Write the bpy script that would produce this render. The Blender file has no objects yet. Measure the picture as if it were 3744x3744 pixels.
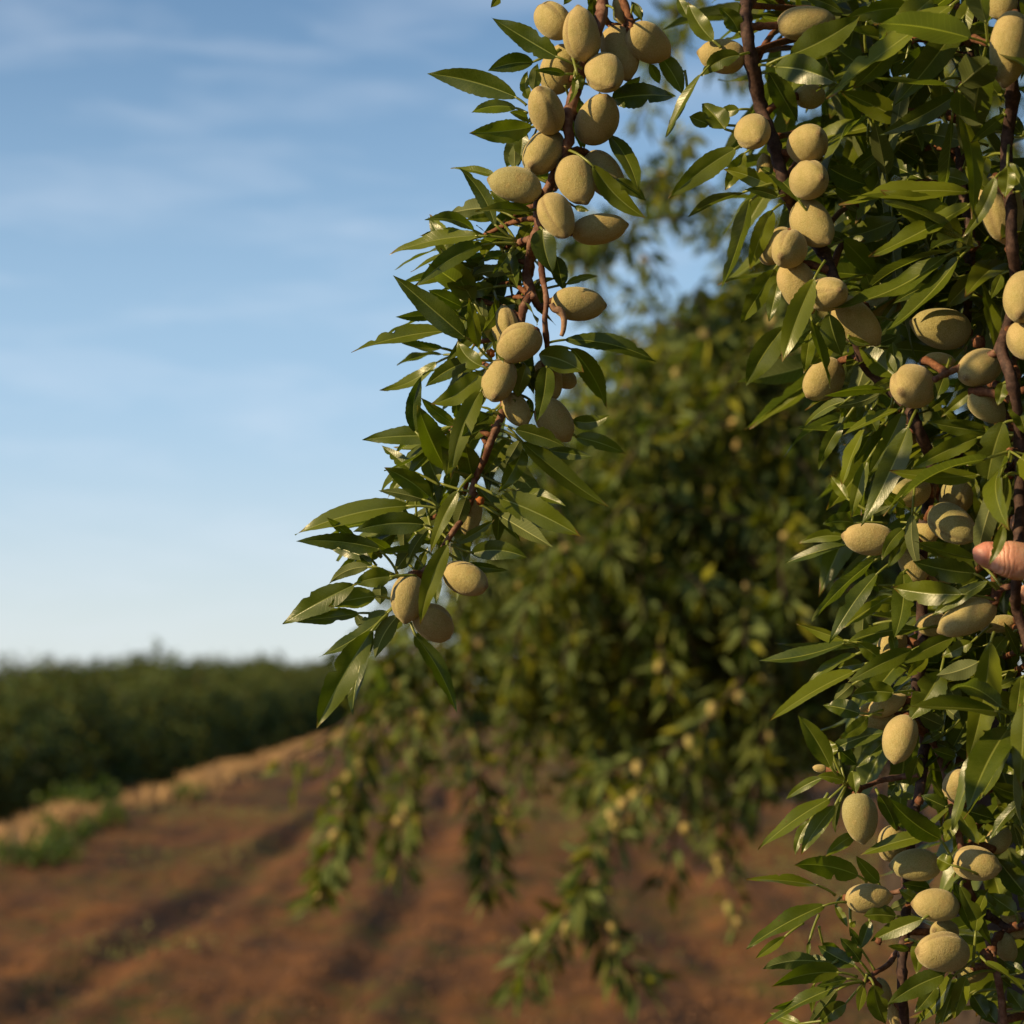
import bpy, math, random
import numpy as np
from mathutils import Vector, noise
R = random.Random(7)
sc = bpy.context.scene
COL = sc.collection
rad = math.radians
V = Vector

# ------------------------------------------------------------------ camera
CAM_H = 1.5
PITCH = math.atan((2500 - 1872) / 7800.0)
cam = bpy.data.cameras.new('camera')
cam.sensor_width = 24; cam.lens = 50; cam.clip_start = 0.05; cam.clip_end = 3000
cam.dof.use_dof = True; cam.dof.focus_distance = 1.48; cam.dof.aperture_fstop = 5.0
cam.dof.aperture_blades = 0
camo = bpy.data.objects.new('camera', cam); COL.objects.link(camo)
camo.location = (0, 0, CAM_H); camo.rotation_euler = (rad(90) + PITCH, 0, 0)
sc.camera = camo
C0 = V((0, 0, CAM_H)); FW = V((0, math.cos(PITCH), math.sin(PITCH)))
RT = V((1, 0, 0)); UP = V((0, -math.sin(PITCH), math.cos(PITCH)))
def P(x, y, d):          # place on the line of sight of a source pixel, d metres away
    x, y, d = float(x), float(y), float(d)
    return C0 + d * (FW + RT * ((x - 1872) / 7800.0) + UP * ((1872 - y) / 7800.0))

# ------------------------------------------------------------------ light
SUN_EL = 25.0
SUN_H = V((-0.905, -0.425, 0)).normalized()
TO_SUN = V((SUN_H.x * math.cos(rad(SUN_EL)), SUN_H.y * math.cos(rad(SUN_EL)), math.sin(rad(SUN_EL))))
sl = bpy.data.lights.new('sun', 'SUN'); sl.energy = 5.0; sl.angle = rad(0.5); sl.color = (1.0, 0.75, 0.40)
so = bpy.data.objects.new('sun', sl); COL.objects.link(so)
so.rotation_euler = (-TO_SUN).to_track_quat('-Z', 'Y').to_euler()

w = bpy.data.worlds.new('World'); sc.world = w; w.use_nodes = True
wn = w.node_tree; wn.nodes.clear()
def N(nt, t, **k):
    n = nt.nodes.new(t)
    for a, b in k.items(): setattr(n, a, b)
    return n
sky = N(wn, 'ShaderNodeTexSky', sky_type='NISHITA', sun_disc=False, sun_elevation=rad(SUN_EL),
        sun_rotation=math.atan2(TO_SUN.x, TO_SUN.y), air_density=1.0, dust_density=0.3, ozone_density=1.2, altitude=50)
tc = N(wn, 'ShaderNodeTexCoord')
mp = N(wn, 'ShaderNodeMapping'); mp.inputs['Scale'].default_value = (5.0, 5.0, 26.0); mp.inputs['Rotation'].default_value = (0, rad(3), 0)
cn = N(wn, 'ShaderNodeTexNoise'); cn.inputs['Scale'].default_value = 1.9; cn.inputs['Detail'].default_value = 5; cn.inputs['Roughness'].default_value = 0.55; cn.inputs['Distortion'].default_value = 0.3
cr = N(wn, 'ShaderNodeMapRange'); cr.inputs['From Min'].default_value = 0.46; cr.inputs['From Max'].default_value = 0.78; cr.inputs['To Max'].default_value = 0.26
mx = N(wn, 'ShaderNodeMix', data_type='RGBA'); mx.inputs[7].default_value = (9.0, 9.8, 11.0, 1)
hs = N(wn, 'ShaderNodeHueSaturation'); hs.inputs['Saturation'].default_value = 1.15; hs.inputs['Value'].default_value = 1.45
bg = N(wn, 'ShaderNodeBackground'); bg.inputs['Strength'].default_value = 0.062
wo = N(wn, 'ShaderNodeOutputWorld')
L = wn.links.new
L(tc.outputs['Generated'], mp.inputs[0]); L(mp.outputs[0], cn.inputs['Vector']); L(cn.outputs[0], cr.inputs[0])
L(cr.outputs[0], mx.inputs[0]); L(sky.outputs[0], hs.inputs['Color']); 
sx_ = N(wn, 'ShaderNodeSeparateXYZ'); L(tc.outputs['Generated'], sx_.inputs[0])
hz = N(wn, 'ShaderNodeMapRange', interpolation_type='SMOOTHERSTEP'); L(sx_.outputs[2], hz.inputs[0]); hz.inputs[1].default_value = -0.02; hz.inputs[2].default_value = 0.38; hz.inputs[3].default_value = 0.86; hz.inputs[4].default_value = 0.0
hm = N(wn, 'ShaderNodeMix', data_type='RGBA'); 
hl = N(wn, 'ShaderNodeMapRange', interpolation_type='SMOOTHSTEP'); L(sx_.outputs[2], hl.inputs[0]); hl.inputs[1].default_value = -0.03; hl.inputs[2].default_value = 0.15
hc = N(wn, 'ShaderNodeMix', data_type='RGBA'); hc.inputs[6].default_value = (8.3, 9.1, 9.2, 1); hc.inputs[7].default_value = (4.7, 6.9, 9.6, 1); L(hl.outputs[0], hc.inputs[0]); L(hc.outputs[2], hm.inputs[7]); L(hz.outputs[0], hm.inputs[0]); L(hs.outputs[0], hm.inputs[6]); L(hm.outputs[2], mx.inputs[6])
L(mx.outputs[2], bg.inputs[0]); L(bg.outputs[0], wo.inputs[0])
sc.view_settings.view_transform = 'Standard'; sc.view_settings.look = 'None'
sc.view_settings.exposure = 0.55; sc.view_settings.gamma = 1.0
try: sc.view_settings.use_curve_mapping = False
except Exception: pass
sc.cycles.max_bounces = 6; sc.cycles.transparent_max_bounces = 4
sc.cycles.use_denoising = True

# ------------------------------------------------------------------ helpers
def tag(o, label=None, cat=None, group=None, kind=None):
    for k, v in (('label', label), ('category', cat), ('group', group), ('kind', kind)):
        if v: o[k] = v
    return o
def empty(name, loc):
    o = bpy.data.objects.new(name, None); COL.objects.link(o); o.location = loc; o.empty_display_size = 0.05
    return o
def mesh(name, vs, fs, uvs=None, smooth=True):
    me = bpy.data.meshes.new(name); me.from_pydata([tuple(v) for v in vs], [], fs)
    if uvs is not None:
        ul = me.uv_layers.new(name='UVMap'); arr = np.empty(len(me.loops), dtype=np.int32)
        me.loops.foreach_get('vertex_index', arr); u = np.asarray(uvs, dtype=np.float32)[arr]
        ul.data.foreach_set('uv', u.ravel())
    if smooth: me.polygons.foreach_set('use_smooth', [True] * len(me.polygons))
    me.update(); return me
def obj(name, me, mat=None, parent=None, loc=(0, 0, 0)):
    o = bpy.data.objects.new(name, me); COL.objects.link(o)
    if mat and not me.materials: me.materials.append(mat)
    if parent is not None:
        o.parent = parent; o.location = V(loc) - wloc(parent)
    else: o.location = loc
    return o
def wloc(o):
    l = V(o.location)
    while o.parent: o = o.parent; l = l + o.location
    return l
def tube(pts, rs, n=8, vs=None, fs=None, uvs=None, lump=0.0, cap=True, uv=(0.0, 0.0)):
    vs = [] if vs is None else vs; fs = [] if fs is None else fs
    b0 = len(vs); k = len(pts); prev = None
    for i in range(k):
        t = (pts[min(i + 1, k - 1)] - pts[max(i - 1, 0)]).normalized()
        a = t.orthogonal().normalized() if prev is None else (prev - t * prev.dot(t)).normalized()
        prev = a; b = t.cross(a)
        for j in range(n):
            an = 2 * math.pi * j / n; r = rs[i]
            if lump: r *= 1 + lump * noise.noise(pts[i] * 160 + V((math.cos(an), math.sin(an), 0)) * 1.1)
            vs.append(pts[i] + (a * math.cos(an) + b * math.sin(an)) * r)
            if uvs is not None: uvs.append(uv)
    for i in range(k - 1):
        for j in range(n):
            a0 = b0 + i * n + j; a1 = b0 + i * n + (j + 1) % n
            fs.append((a0, a1, a1 + n, a0 + n))
    if cap: fs.append(tuple(b0 + (k - 1) * n + j for j in range(n))); fs.append(tuple(b0 + j for j in reversed(range(n))))
    return vs, fs
def smooth_path(pts, m=5):
    out = []
    for i in range(len(pts) - 1):
        p0 = pts[max(i - 1, 0)]; p1 = pts[i]; p2 = pts[i + 1]; p3 = pts[min(i + 2, len(pts) - 1)]
        for j in range(m):
            t = j / m
            out.append(0.5 * ((2 * p1) + (p2 - p0) * t + (2 * p0 - 5 * p1 + 4 * p2 - p3) * t * t + (3 * p1 - p0 - 3 * p2 + p3) * t ** 3))
    out.append(pts[-1].copy()); return out

# ------------------------------------------------------------------ materials
def newmat(name):
    m = bpy.data.materials.new(name); m.use_nodes = True; nt = m.node_tree; nt.nodes.clear()
    out = N(nt, 'ShaderNodeOutputMaterial'); return m, nt, out
def mixc(nt, fac, a, b, mode='MIX'):
    n = N(nt, 'ShaderNodeMix', data_type='RGBA', blend_type=mode)
    for s, v in ((0, fac), (6, a), (7, b)):
        if isinstance(v, (int, float)): n.inputs[s].default_value = v
        elif isinstance(v, tuple): n.inputs[s].default_value = (*v, 1)
        else: nt.links.new(v, n.inputs[s])
    return n.outputs[2]
def math_(nt, op, a, b=0.0, c=0.0):
    n = N(nt, 'ShaderNodeMath', operation=op)
    for i, v in enumerate((a, b, c)):
        if isinstance(v, (int, float)): n.inputs[i].default_value = v
        else: nt.links.new(v, n.inputs[i])
    return n.outputs[0]
def noise_(nt, scale, detail=3, rough=0.5, coord='Object', mscale=None, dist=0.0):
    t = N(nt, 'ShaderNodeTexCoord'); n = N(nt, 'ShaderNodeTexNoise')
    n.inputs['Scale'].default_value = scale; n.inputs['Detail'].default_value = detail; n.inputs['Roughness'].default_value = rough; n.inputs['Distortion'].default_value = dist
    src = t.outputs[coord]
    if mscale:
        m = N(nt, 'ShaderNodeMapping'); m.inputs['Scale'].default_value = mscale; nt.links.new(src, m.inputs[0]); src = m.outputs[0]
    nt.links.new(src, n.inputs['Vector']); return n.outputs[0]
def mrange(nt, v, a, b, c=0.0, d=1.0):
    n = N(nt, 'ShaderNodeMapRange'); nt.links.new(v, n.inputs[0])
    for i, x in zip((1, 2, 3, 4), (a, b, c, d)): n.inputs[i].default_value = x
    return n.outputs[0]
def bump(nt, h, strength, dist):
    b = N(nt, 'ShaderNodeBump'); b.inputs['Strength'].default_value = strength; b.inputs['Distance'].default_value = dist
    nt.links.new(h, b.inputs['Height']); return b.outputs[0]

def leaf_material(name, hero=True, top=(0.024, 0.043, 0.0025), top2=(0.105, 0.125, 0.005), under=(0.075, 0.092, 0.018), trans=0.26):
    m, nt, out = newmat(name); lk = nt.links.new
    if hero: rnd = N(nt, 'ShaderNodeObjectInfo').outputs['Random']
    else: rnd = N(nt, 'ShaderNodeNewGeometry').outputs['Random Per Island']
    c = mixc(nt, rnd if hero else math_(nt, 'POWER', rnd, 2.3), top, top2); bumpn = None
    if hero:
        uv = N(nt, 'ShaderNodeUVMap'); sp = N(nt, 'ShaderNodeSeparateXYZ'); lk(uv.outputs[0], sp.inputs[0])
        au = math_(nt, 'ABSOLUTE', sp.outputs[0])
        rib = mrange(nt, au, 0.03, 0.06, 1.0, 0.0)
        ph = math_(nt, 'SUBTRACT', math_(nt, 'MULTIPLY', sp.outputs[1], 17.0), math_(nt, 'MULTIPLY', au, 1.5))
        nz = noise_(nt, 120, 2, 0.5)
        ph = math_(nt, 'ADD', ph, math_(nt, 'MULTIPLY', nz, 0.5))
        fr = math_(nt, 'ABSOLUTE', math_(nt, 'SUBTRACT', math_(nt, 'FRACT', ph), 0.5))
        vein = mrange(nt, fr, 0.0, 0.10, 1.0, 0.0)
        cell = N(nt, 'ShaderNodeTexVoronoi', feature='DISTANCE_TO_EDGE'); cell.inputs['Scale'].default_value = 700
        t2 = N(nt, 'ShaderNodeTexCoord'); lk(t2.outputs['Object'], cell.inputs['Vector'])
        net = mrange(nt, cell.outputs['Distance'], 0.0, 0.16, 1.0, 0.0)
        blot = noise_(nt, 55, 4, 0.6)
        c = mixc(nt, mrange(nt, blot, 0.35, 0.7), c, mixc(nt, 0.35, c, (0.13, 0.15, 0.02)))
        c = mixc(nt, math_(nt, 'MULTIPLY', vein, 0.12), c, (0.12, 0.15, 0.03))
        c = mixc(nt, math_(nt, 'MULTIPLY', net, 0.10), c, (0.15, 0.19, 0.05))
        spots = mrange(nt, noise_(nt, 240, 2, 0.6), 0.75, 0.79)
        edge = math_(nt, 'MULTIPLY', mrange(nt, math_(nt, 'ADD', math_(nt, 'ADD', sp.outputs[1], math_(nt, 'MULTIPLY', au, 0.10)), math_(nt, 'MULTIPLY', blot, 0.12)), 1.03, 1.07), mrange(nt, rnd, 0.45, 0.55))
        c = mixc(nt, math_(nt, 'MULTIPLY', edge, 0.85), c, (0.13, 0.07, 0.02))
        c = mixc(nt, math_(nt, 'MULTIPLY', spots, 0.8), c, (0.10, 0.045, 0.012))
        ribc = (0.20, 0.22, 0.05)
        c = mixc(nt, math_(nt, 'MULTIPLY', rib, 0.85), c, ribc)
        un = mixc(nt, math_(nt, 'MULTIPLY', vein, 0.45), mixc(nt, rnd, under, (0.11, 0.13, 0.05)), (0.16, 0.18, 0.075))
        un = mixc(nt, math_(nt, 'MULTIPLY', rib, 0.9), un, (0.30, 0.31, 0.13))
        hgt = math_(nt, 'ADD', math_(nt, 'MULTIPLY', vein, -0.16), math_(nt, 'ADD', math_(nt, 'MULTIPLY', net, -0.08), math_(nt, 'MULTIPLY', blot, 0.8)))
        bumpn = bump(nt, hgt, 0.32, 0.0006)
    else:
        un = mixc(nt, rnd, under, (0.12, 0.16, 0.06))
    geo = N(nt, 'ShaderNodeNewGeometry')
    col = mixc(nt, geo.outputs['Backfacing'], c, un)
    b = N(nt, 'ShaderNodeBsdfPrincipled'); lk(col, b.inputs['Base Color'])
    lk(mrange(nt, geo.outputs['Backfacing'], 0, 1, 0.32 if hero else 0.42, 0.68), b.inputs['Roughness'])
    lk(mrange(nt, geo.outputs['Backfacing'], 0, 1, 0.36 if hero else 0.12, 0.2 if hero else 0.08), b.inputs['Specular IOR Level'])
    tr = N(nt, 'ShaderNodeBsdfTranslucent'); lk(mixc(nt, 1.0, col, (2.2, 2.6, 0.6), 'MULTIPLY'), tr.inputs['Color'])
    if bumpn is not None: lk(bumpn, b.inputs['Normal'])
    ms = N(nt, 'ShaderNodeMixShader'); ms.inputs[0].default_value = trans
    lk(b.outputs[0], ms.inputs[1]); lk(tr.outputs[0], ms.inputs[2]); lk(ms.outputs[0], out.inputs[0])
    return m
M_LEAF = leaf_material('almond_leaf')
M_LEAF_BG = leaf_material('almond_leaf_far', False, (0.016, 0.028, 0.003), (0.235, 0.225, 0.018), (0.10, 0.12, 0.03), 0.24)
M_HEDGE = leaf_material('orchard_foliage', False, (0.006, 0.009, 0.0012), (0.150, 0.138, 0.014), (0.05, 0.06, 0.015), 0.15)
M_WEED = leaf_material('weed_leaf', False, (0.05, 0.085, 0.015), (0.10, 0.13, 0.02), (0.08, 0.11, 0.03))

def almond_material(name, fine=True):
    m, nt, out = newmat(name); lk = nt.links.new
    rnd = N(nt, 'ShaderNodeObjectInfo').outputs['Random']
    a = mixc(nt, rnd, (0.385, 0.285, 0.118), (0.32, 0.252, 0.095))
    big = noise_(nt, 38, 3, 0.55)
    a = mixc(nt, mrange(nt, rnd, 0.80, 0.86, 0, 0.7), a, (0.215, 0.215, 0.085))
    c = mixc(nt, mrange(nt, big, 0.42, 0.68), a, (0.240, 0.205, 0.055))
    c = mixc(nt, mrange(nt, noise_(nt, 60, 3, 0.6), 0.56, 0.74, 0, 0.6), c, (0.36, 0.20, 0.075))
    t = N(nt, 'ShaderNodeUVMap'); sp = N(nt, 'ShaderNodeSeparateXYZ'); lk(t.outputs[0], sp.inputs[0])
    c = mixc(nt, mrange(nt, sp.outputs[1], 0.965, 0.99, 0, 0.85), c, (0.11, 0.06, 0.025))
    c = mixc(nt, mrange(nt, sp.outputs[0], 0.0, 1.0, 0, 0.8), c, (0.13, 0.08, 0.03))
    b = N(nt, 'ShaderNodeBsdfPrincipled'); b.inputs['Roughness'].default_value = 0.85; b.inputs['Specular IOR Level'].default_value = 0.15
    b.inputs['Sheen Weight'].default_value = 0.42; b.inputs['Sheen Roughness'].default_value = 0.35; b.inputs['Sheen Tint'].default_value = (0.9, 0.82, 0.6, 1)
    if fine:
        fz = noise_(nt, 1500, 2, 0.7); fz2 = noise_(nt, 330, 3, 0.7)
        c = mixc(nt, mrange(nt, fz, 0.30, 0.72, 0, 1), mixc(nt, 0.24, c, (0.12, 0.085, 0.03)), mixc(nt, 0.24, c, (0.68, 0.60, 0.38)))
        h = math_(nt, 'ADD', fz, math_(nt, 'MULTIPLY', fz2, 1.2))
        lk(bump(nt, h, 0.7, 0.0007), b.inputs['Normal'])
    lk(c, b.inputs['Base Color']); lk(b.outputs[0], out.inputs[0]); return m
M_ALM = almond_material('almond_hull'); M_ALM_BG = almond_material('almond_hull_far', False)

def bark_material(name, a, b_, sc1=220):
    m, nt, out = newmat(name); lk = nt.links.new
    n1 = noise_(nt, sc1, 4, 0.65); n2 = noise_(nt, sc1 * 0.35, 3, 0.6)
    c = mixc(nt, mrange(nt, n1, 0.40, 0.66), a, b_)
    c = mixc(nt, mrange(nt, n2, 0.5, 0.7, 0, 0.6), c, tuple(x * 0.45 for x in a))
    b = N(nt, 'ShaderNodeBsdfPrincipled'); b.inputs['Roughness'].default_value = 0.75; b.inputs['Specular IOR Level'].default_value = 0.25
    lk(c, b.inputs['Base Color']); lk(bump(nt, n1, 0.8, 0.15 / sc1), b.inputs['Normal']); lk(b.outputs[0], out.inputs[0]); return m
M_TWIG = bark_material('red_brown_bark', (0.095, 0.036, 0.022), (0.24, 0.135, 0.090), 130)
M_TWIG_DK = bark_material('dark_bark', (0.034, 0.018, 0.015), (0.090, 0.050, 0.038))
M_SPUR = bark_material('spur_bark', (0.10, 0.038, 0.018), (0.20, 0.085, 0.038), 500)
M_TRUNK = bark_material('trunk_bark', (0.030, 0.020, 0.015), (0.065, 0.045, 0.033), 25)
M_STALK = bark_material('dry_stalk', (0.26, 0.15, 0.09), (0.34, 0.21, 0.13), 300)
M_GUM = bark_material('amber_gum', (0.28, 0.08, 0.015), (0.36, 0.12, 0.03), 300)

# ------------------------------------------------------------------ leaf and almond builders (camera-facing frame)
def leaf_mesh(B, T, Wd, n, bend_v, fold=0.35, wave=0.08, twist=0.0, notch=0, pet=None, seg=26, rr=R, o=None):
    """B base, T tip, n upper-surface normal, bend_v offset of the middle; vertices relative to o"""
    o = o or B
    Cc = (B + T) / 2 + bend_v * 2
    vs = []; fs = []; uvs = []; L0 = (T - B).length
    cols = (-1, -0.5, -0.09, 0, 0.09, 0.5, 1); nc = len(cols)
    ph = rr.uniform(0, 6.28); fq = rr.uniform(1.2, 2.6); ph2 = rr.uniform(0, 6.28)
    nts = [(rr.uniform(0.25, 0.95), rr.choice((-1, 1)), rr.uniform(0.02, 0.05), rr.uniform(0.25, 0.6)) for _ in range(notch)]
    pk = rr.uniform(0.70, 0.92); asym = rr.uniform(-0.06, 0.06)
    for i in range(seg + 1):
        t = i / seg
        p = B * (1 - t) ** 2 + Cc * 2 * t * (1 - t) + T * t * t
        tg = ((Cc - B) * (1 - t) + (T - Cc) * t).normalized()
        nn = (n - tg * n.dot(tg)).normalized()
        s = tg.cross(nn)
        a = twist * (t - 0.5)
        s2 = s * math.cos(a) + nn * math.sin(a); n2 = nn * math.cos(a) - s * math.sin(a)
        prof = max(0.0, math.sin(math.pi * t ** pk)) ** 0.82 * (1.0 - 0.18 * t)
        if t > 0.86: prof *= 1 - 0.35 * (t - 0.86) / 0.14
        for u in cols:
            hw = Wd * 0.5 * prof * (1 + asym * u) * 1.06
            if abs(u) == 1:
                hw *= 1 + rr.uniform(-0.035, 0.035) + (0.022 if i % 2 else -0.022)
                for (tn, sn, wn_, dn) in nts:
                    if sn == u: hw *= 1 - dn * math.exp(-((t - tn) / wn_) ** 2)
            z = fold * abs(u) * hw * (1 - 0.25 * abs(u)) + wave * Wd * abs(u) * math.sin(fq * 6.28 * t + ph + (u > 0) * ph2)
            if abs(u) < 0.1: z = fold * 0.09 * hw + (0 if u else -0.02 * Wd * prof)
            vs.append(p + s2 * (u * hw) + n2 * z - o); uvs.append((u, t))
    for i in range(seg):
        for j in range(nc - 1):
            a0 = i * nc + j
            fs.append((a0, a0 + 1, a0 + nc + 1, a0 + nc))
    if pet is not None:
        mid = (pet + B) / 2 + (B - Cc).normalized() * (B - pet).length * 0.12 + UP * (B - pet).length * 0.06
        pts = [pet * (1 - t) ** 2 + mid * 2 * t * (1 - t) + (B + (Cc - B) * 0.06) * t * t - o for t in (0, .2, .4, .6, .8, 1)]
        rb = 0.00085 + 0.0002 * rr.random()
        tube(pts, [rb * 1.35, rb * 1.0, rb, rb, rb, rb * 0.8], 6, vs, fs, uvs)
    # faces wound so that the front face is the upper surface
    me = mesh('leaf', vs, fs, uvs); return me

def check_wind(me, n):
    pass

def orient_normal(axis, pos, app_ratio, side, rr):
    """normal perpendicular to axis, facing the viewer (T) or away (U), rolled so that the blade looks app_ratio wide"""
    tocam = (C0 - pos).normalized()
    n0 = (tocam - axis * tocam.dot(axis)).normalized()
    rho = math.acos(max(0.22, min(1.0, app_ratio)))
    if side == 'U': n0 = -n0
    s = axis.cross(n0)
    c1 = n0 * math.cos(rho) + s * math.sin(rho); c2 = n0 * math.cos(rho) - s * math.sin(rho)
    if rr.random() < 0.8: return c1 if c1.z > c2.z else c2
    return rr.choice((c1, c2))

def almond_mesh(axis, face, W, Lr, groove, rr, nu=44, nv=22):
    """axis points from the stalk end to the tip; groove = angle of the seam from 'face' direction"""
    a = axis.normalized(); f = (face - a * face.dot(a)).normalized(); s = a.cross(f)
    g = rad(groove); vs = []; fs = []; uvs = []
    skew = rr.uniform(0.02, 0.07); egg = rr.uniform(0.04, 0.14); pw = rr.uniform(0.86, 0.98)
    sd = V((rr.uniform(0, 99), rr.uniform(0, 99), rr.uniform(0, 99)))
    for i in range(nv + 1):
        t = -math.cos(math.pi * i / nv)
        r = max(0.0, 1 - abs(t) ** (2.15 if t < 0 else 2.0)) ** 0.5 * (1 - egg * t)
        if t > 0.80: r *= 1 - 0.30 * ((t - 0.80) / 0.20) ** 1.2 * pw
        if t < -0.93: r *= 0.92
        z = t + (0.06 * max(0, (t - 0.93) / 0.07) if t > 0.93 else 0)
        for j in range(nu):
            an = 2 * math.pi * j / nu
            d = (an - g + math.pi) % (2 * math.pi) - math.pi
            rj = r * (1 - 0.065 * (1 - math.cos(2 * d)))          # slightly flattened across the seam
            env = math.sin(math.pi * min(1, max(0, (t + 1) / 2))) ** 0.5
            gr = math.exp(-(d / 0.11) ** 2)
            rj *= 1 - 0.080 * gr * env + 0.035 * math.exp(-((abs(d) - 0.32) / 0.16) ** 2) * env
            dirv = f * math.cos(an) + s * math.sin(an)
            q = dirv * rj * W / 2 + a * z * Lr / 2 + (f * math.cos(g) + s * math.sin(g)) * skew * W * (1 - t * t) * 0.6
            q += dirv * W * 0.012 * noise.noise(q * 60 + sd)
            vs.append(q); uvs.append((gr * env, (t + 1) / 2))
    for i in range(nv):
        for j in range(nu):
            a0 = i * nu + j; a1 = i * nu + (j + 1) % nu
            fs.append((a0, a1, a1 + nu, a0 + nu))
    return mesh('almond', vs, fs, uvs)

# ------------------------------------------------------------------ digitised foreground: coordinates are in eight overlapping map sheets
Z = {1: (1500, 0, 1000), 2: (1200, 800, 1200), 3: (900, 1700, 1200), 4: (2400, 0, 1344), 5: (2644, 1000, 1100), 6: (2644, 1800, 1100), 7: (2644, 2644, 1100)}
def S(z, x, y):
    a, b, c = Z[z]; return (a + x * c / 1932.0, b + y * c / 1932.0)
def stem(z_pts, d0, dd=None):
    out = []
    for i, (z, x, y) in enumerate(z_pts):
        sx, sy = S(z, x, y); out.append((sx, sy, d0 + (dd[i] if dd else 0.012 * math.sin(i * 1.3))))
    return out
STEMS = {   # branch -> list of (points, radius start, radius end, material)
 'A': [(stem([(1, 1420, -420), (1, 1390, -150), (1, 1362, 0), (1, 1350, 100), (1, 1310, 260), (1, 1230, 430), (1, 1190, 580), (1, 1150, 700), (1, 1110, 860), (1, 1120, 1000), (1, 1040, 1180), (1, 980, 1320),
              (1, 900, 1450), (2, 1240, 40), (2, 1195, 150), (2, 1190, 230), (2, 1165, 330), (2, 1195, 430), (2, 1150, 520), (2, 1130, 640), (2, 1080, 800), (2, 1060, 1000), (2, 1010, 1180), (2, 960, 1300), (2, 920, 1420),
              (2, 870, 1520), (2, 835, 1650), (2, 790, 1760), (2, 715, 1870), (3, 1130, 540), (3, 1020, 645)], 1.50), 0.0042, 0.0019, 'r'),
       (stem([(2, 1190, 120), (2, 1110, 145)], 1.495), 0.0028, 0.0024, 'r'),
       (stem([(2, 1230, 90), (2, 1250, 240), (2, 1262, 350), (2, 1285, 470), (2, 1275, 600), (2, 1290, 760), (2, 1300, 900)], 1.485), 0.0021, 0.0017, 'r'),
       (stem([(2, 1200, 450), (2, 1245, 520), (2, 1285, 500)], 1.49), 0.0026, 0.0018, 'r'),
       (stem([(1, 1350, 100), (1, 1410, 170), (1, 1500, 190), (1, 1560, 150)], 1.51), 0.0024, 0.002, 'r')],
 'B': [(stem([(4, 500, -420), (4, 482, -200), (4, 475, -20), (4, 470, 100), (4, 490, 250), (4, 520, 420), (4, 545, 560), (4, 600, 700), (4, 640, 850), (4, 680, 1000), (4, 720, 1090), (4, 800, 1220), (4, 880, 1330),
              (4, 930, 1450), (4, 1000, 1600), (5, 900, 560), (5, 1000, 680), (5, 1180, 850), (5, 1240, 970), (5, 1290, 1080), (5, 1330, 1180), (5, 1345, 1350), (5, 1310, 1500), (5, 1290, 1700),
              (6, 1270, 500), (6, 1280, 780), (6, 1285, 920), (6, 1265, 1120), (6, 1240, 1220), (6, 1262, 1400), (6, 1300, 1600), (7, 1285, 200), (7, 1270, 400), (7, 1220, 600), (7, 1200, 800), (7, 1170, 1050),
              (7, 1172, 1300), (7, 1150, 1500), (7, 1150, 1700), (7, 1165, 1980), (7, 1150, 2300)], 1.50), 0.0045, 0.0032, 'd'),
       (stem([(7, 1290, 60), (7, 1370, 160), (7, 1430, 330), (7, 1480, 560), (7, 1540, 860), (7, 1570, 1050), (7, 1640, 1200), (7, 1700, 1400), (7, 1750, 1560), (7, 1790, 1800), (7, 1830, 2100)], 1.49), 0.0028, 0.0022, 'r'),
       (stem([(7, 1260, 330), (7, 1150, 345), (7, 1010, 370), (7, 870, 420), (7, 790, 400)], 1.49), 0.0020, 0.0014, 'r'),
       (stem([(7, 1155, 1440), (7, 1100, 1490), (7, 1060, 1550), (7, 980, 1600), (7, 900, 1665)], 1.49), 0.0023, 0.0015, 'r'),
       (stem([(7, 1180, 1060), (7, 1090, 1090), (7, 900, 1110), (7, 770, 1110)], 1.505), 0.0020, 0.0011, 'r'),
       (stem([(7, 1690, 1230), (7, 1760, 1270), (7, 1830, 1310), (7, 1950, 1290)], 1.50), 0.003, 0.002, 'd')],
 'C': [(stem([(4, 1900, -420), (4, 1885, -150), (4, 1875, 20), (4, 1862, 300), (4, 1870, 450), (4, 1868, 560), (4, 1845, 720), (4, 1840, 880), (4, 1862, 1080), (4, 1870, 1300),
              (5, 1880, 60), (5, 1840, 300), (5, 1785, 480), (5, 1840, 640), (5, 1880, 830), (5, 1905, 1100), (5, 1905, 1500), (5, 1895, 1750), (6, 1905, 350), (6, 1880, 620), (6, 1885, 750), (6, 1950, 950), (6, 2040, 1250)], 1.42), 0.0045, 0.0032, 'd'),
       (stem([(4, 1700, -420), (4, 1670, -100), (4, 1650, 100), (4, 1640, 300), (4, 1620, 490), (4, 1600, 640), (4, 1600, 800), (4, 1610, 1000), (4, 1650, 1250), (5, 1560, 300), (5, 1480, 420)], 1.53), 0.0042, 0.003, 'd'),
       (stem([(5, 1785, 490), (5, 1640, 560), (5, 1480, 620), (5, 1360, 680)], 1.43), 0.0026, 0.0019, 'r'),
       (stem([(6, 1885, 600), (6, 1790, 620), (6, 1740, 690)], 1.42), 0.0022, 0.0018, 'r')],
}
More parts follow.
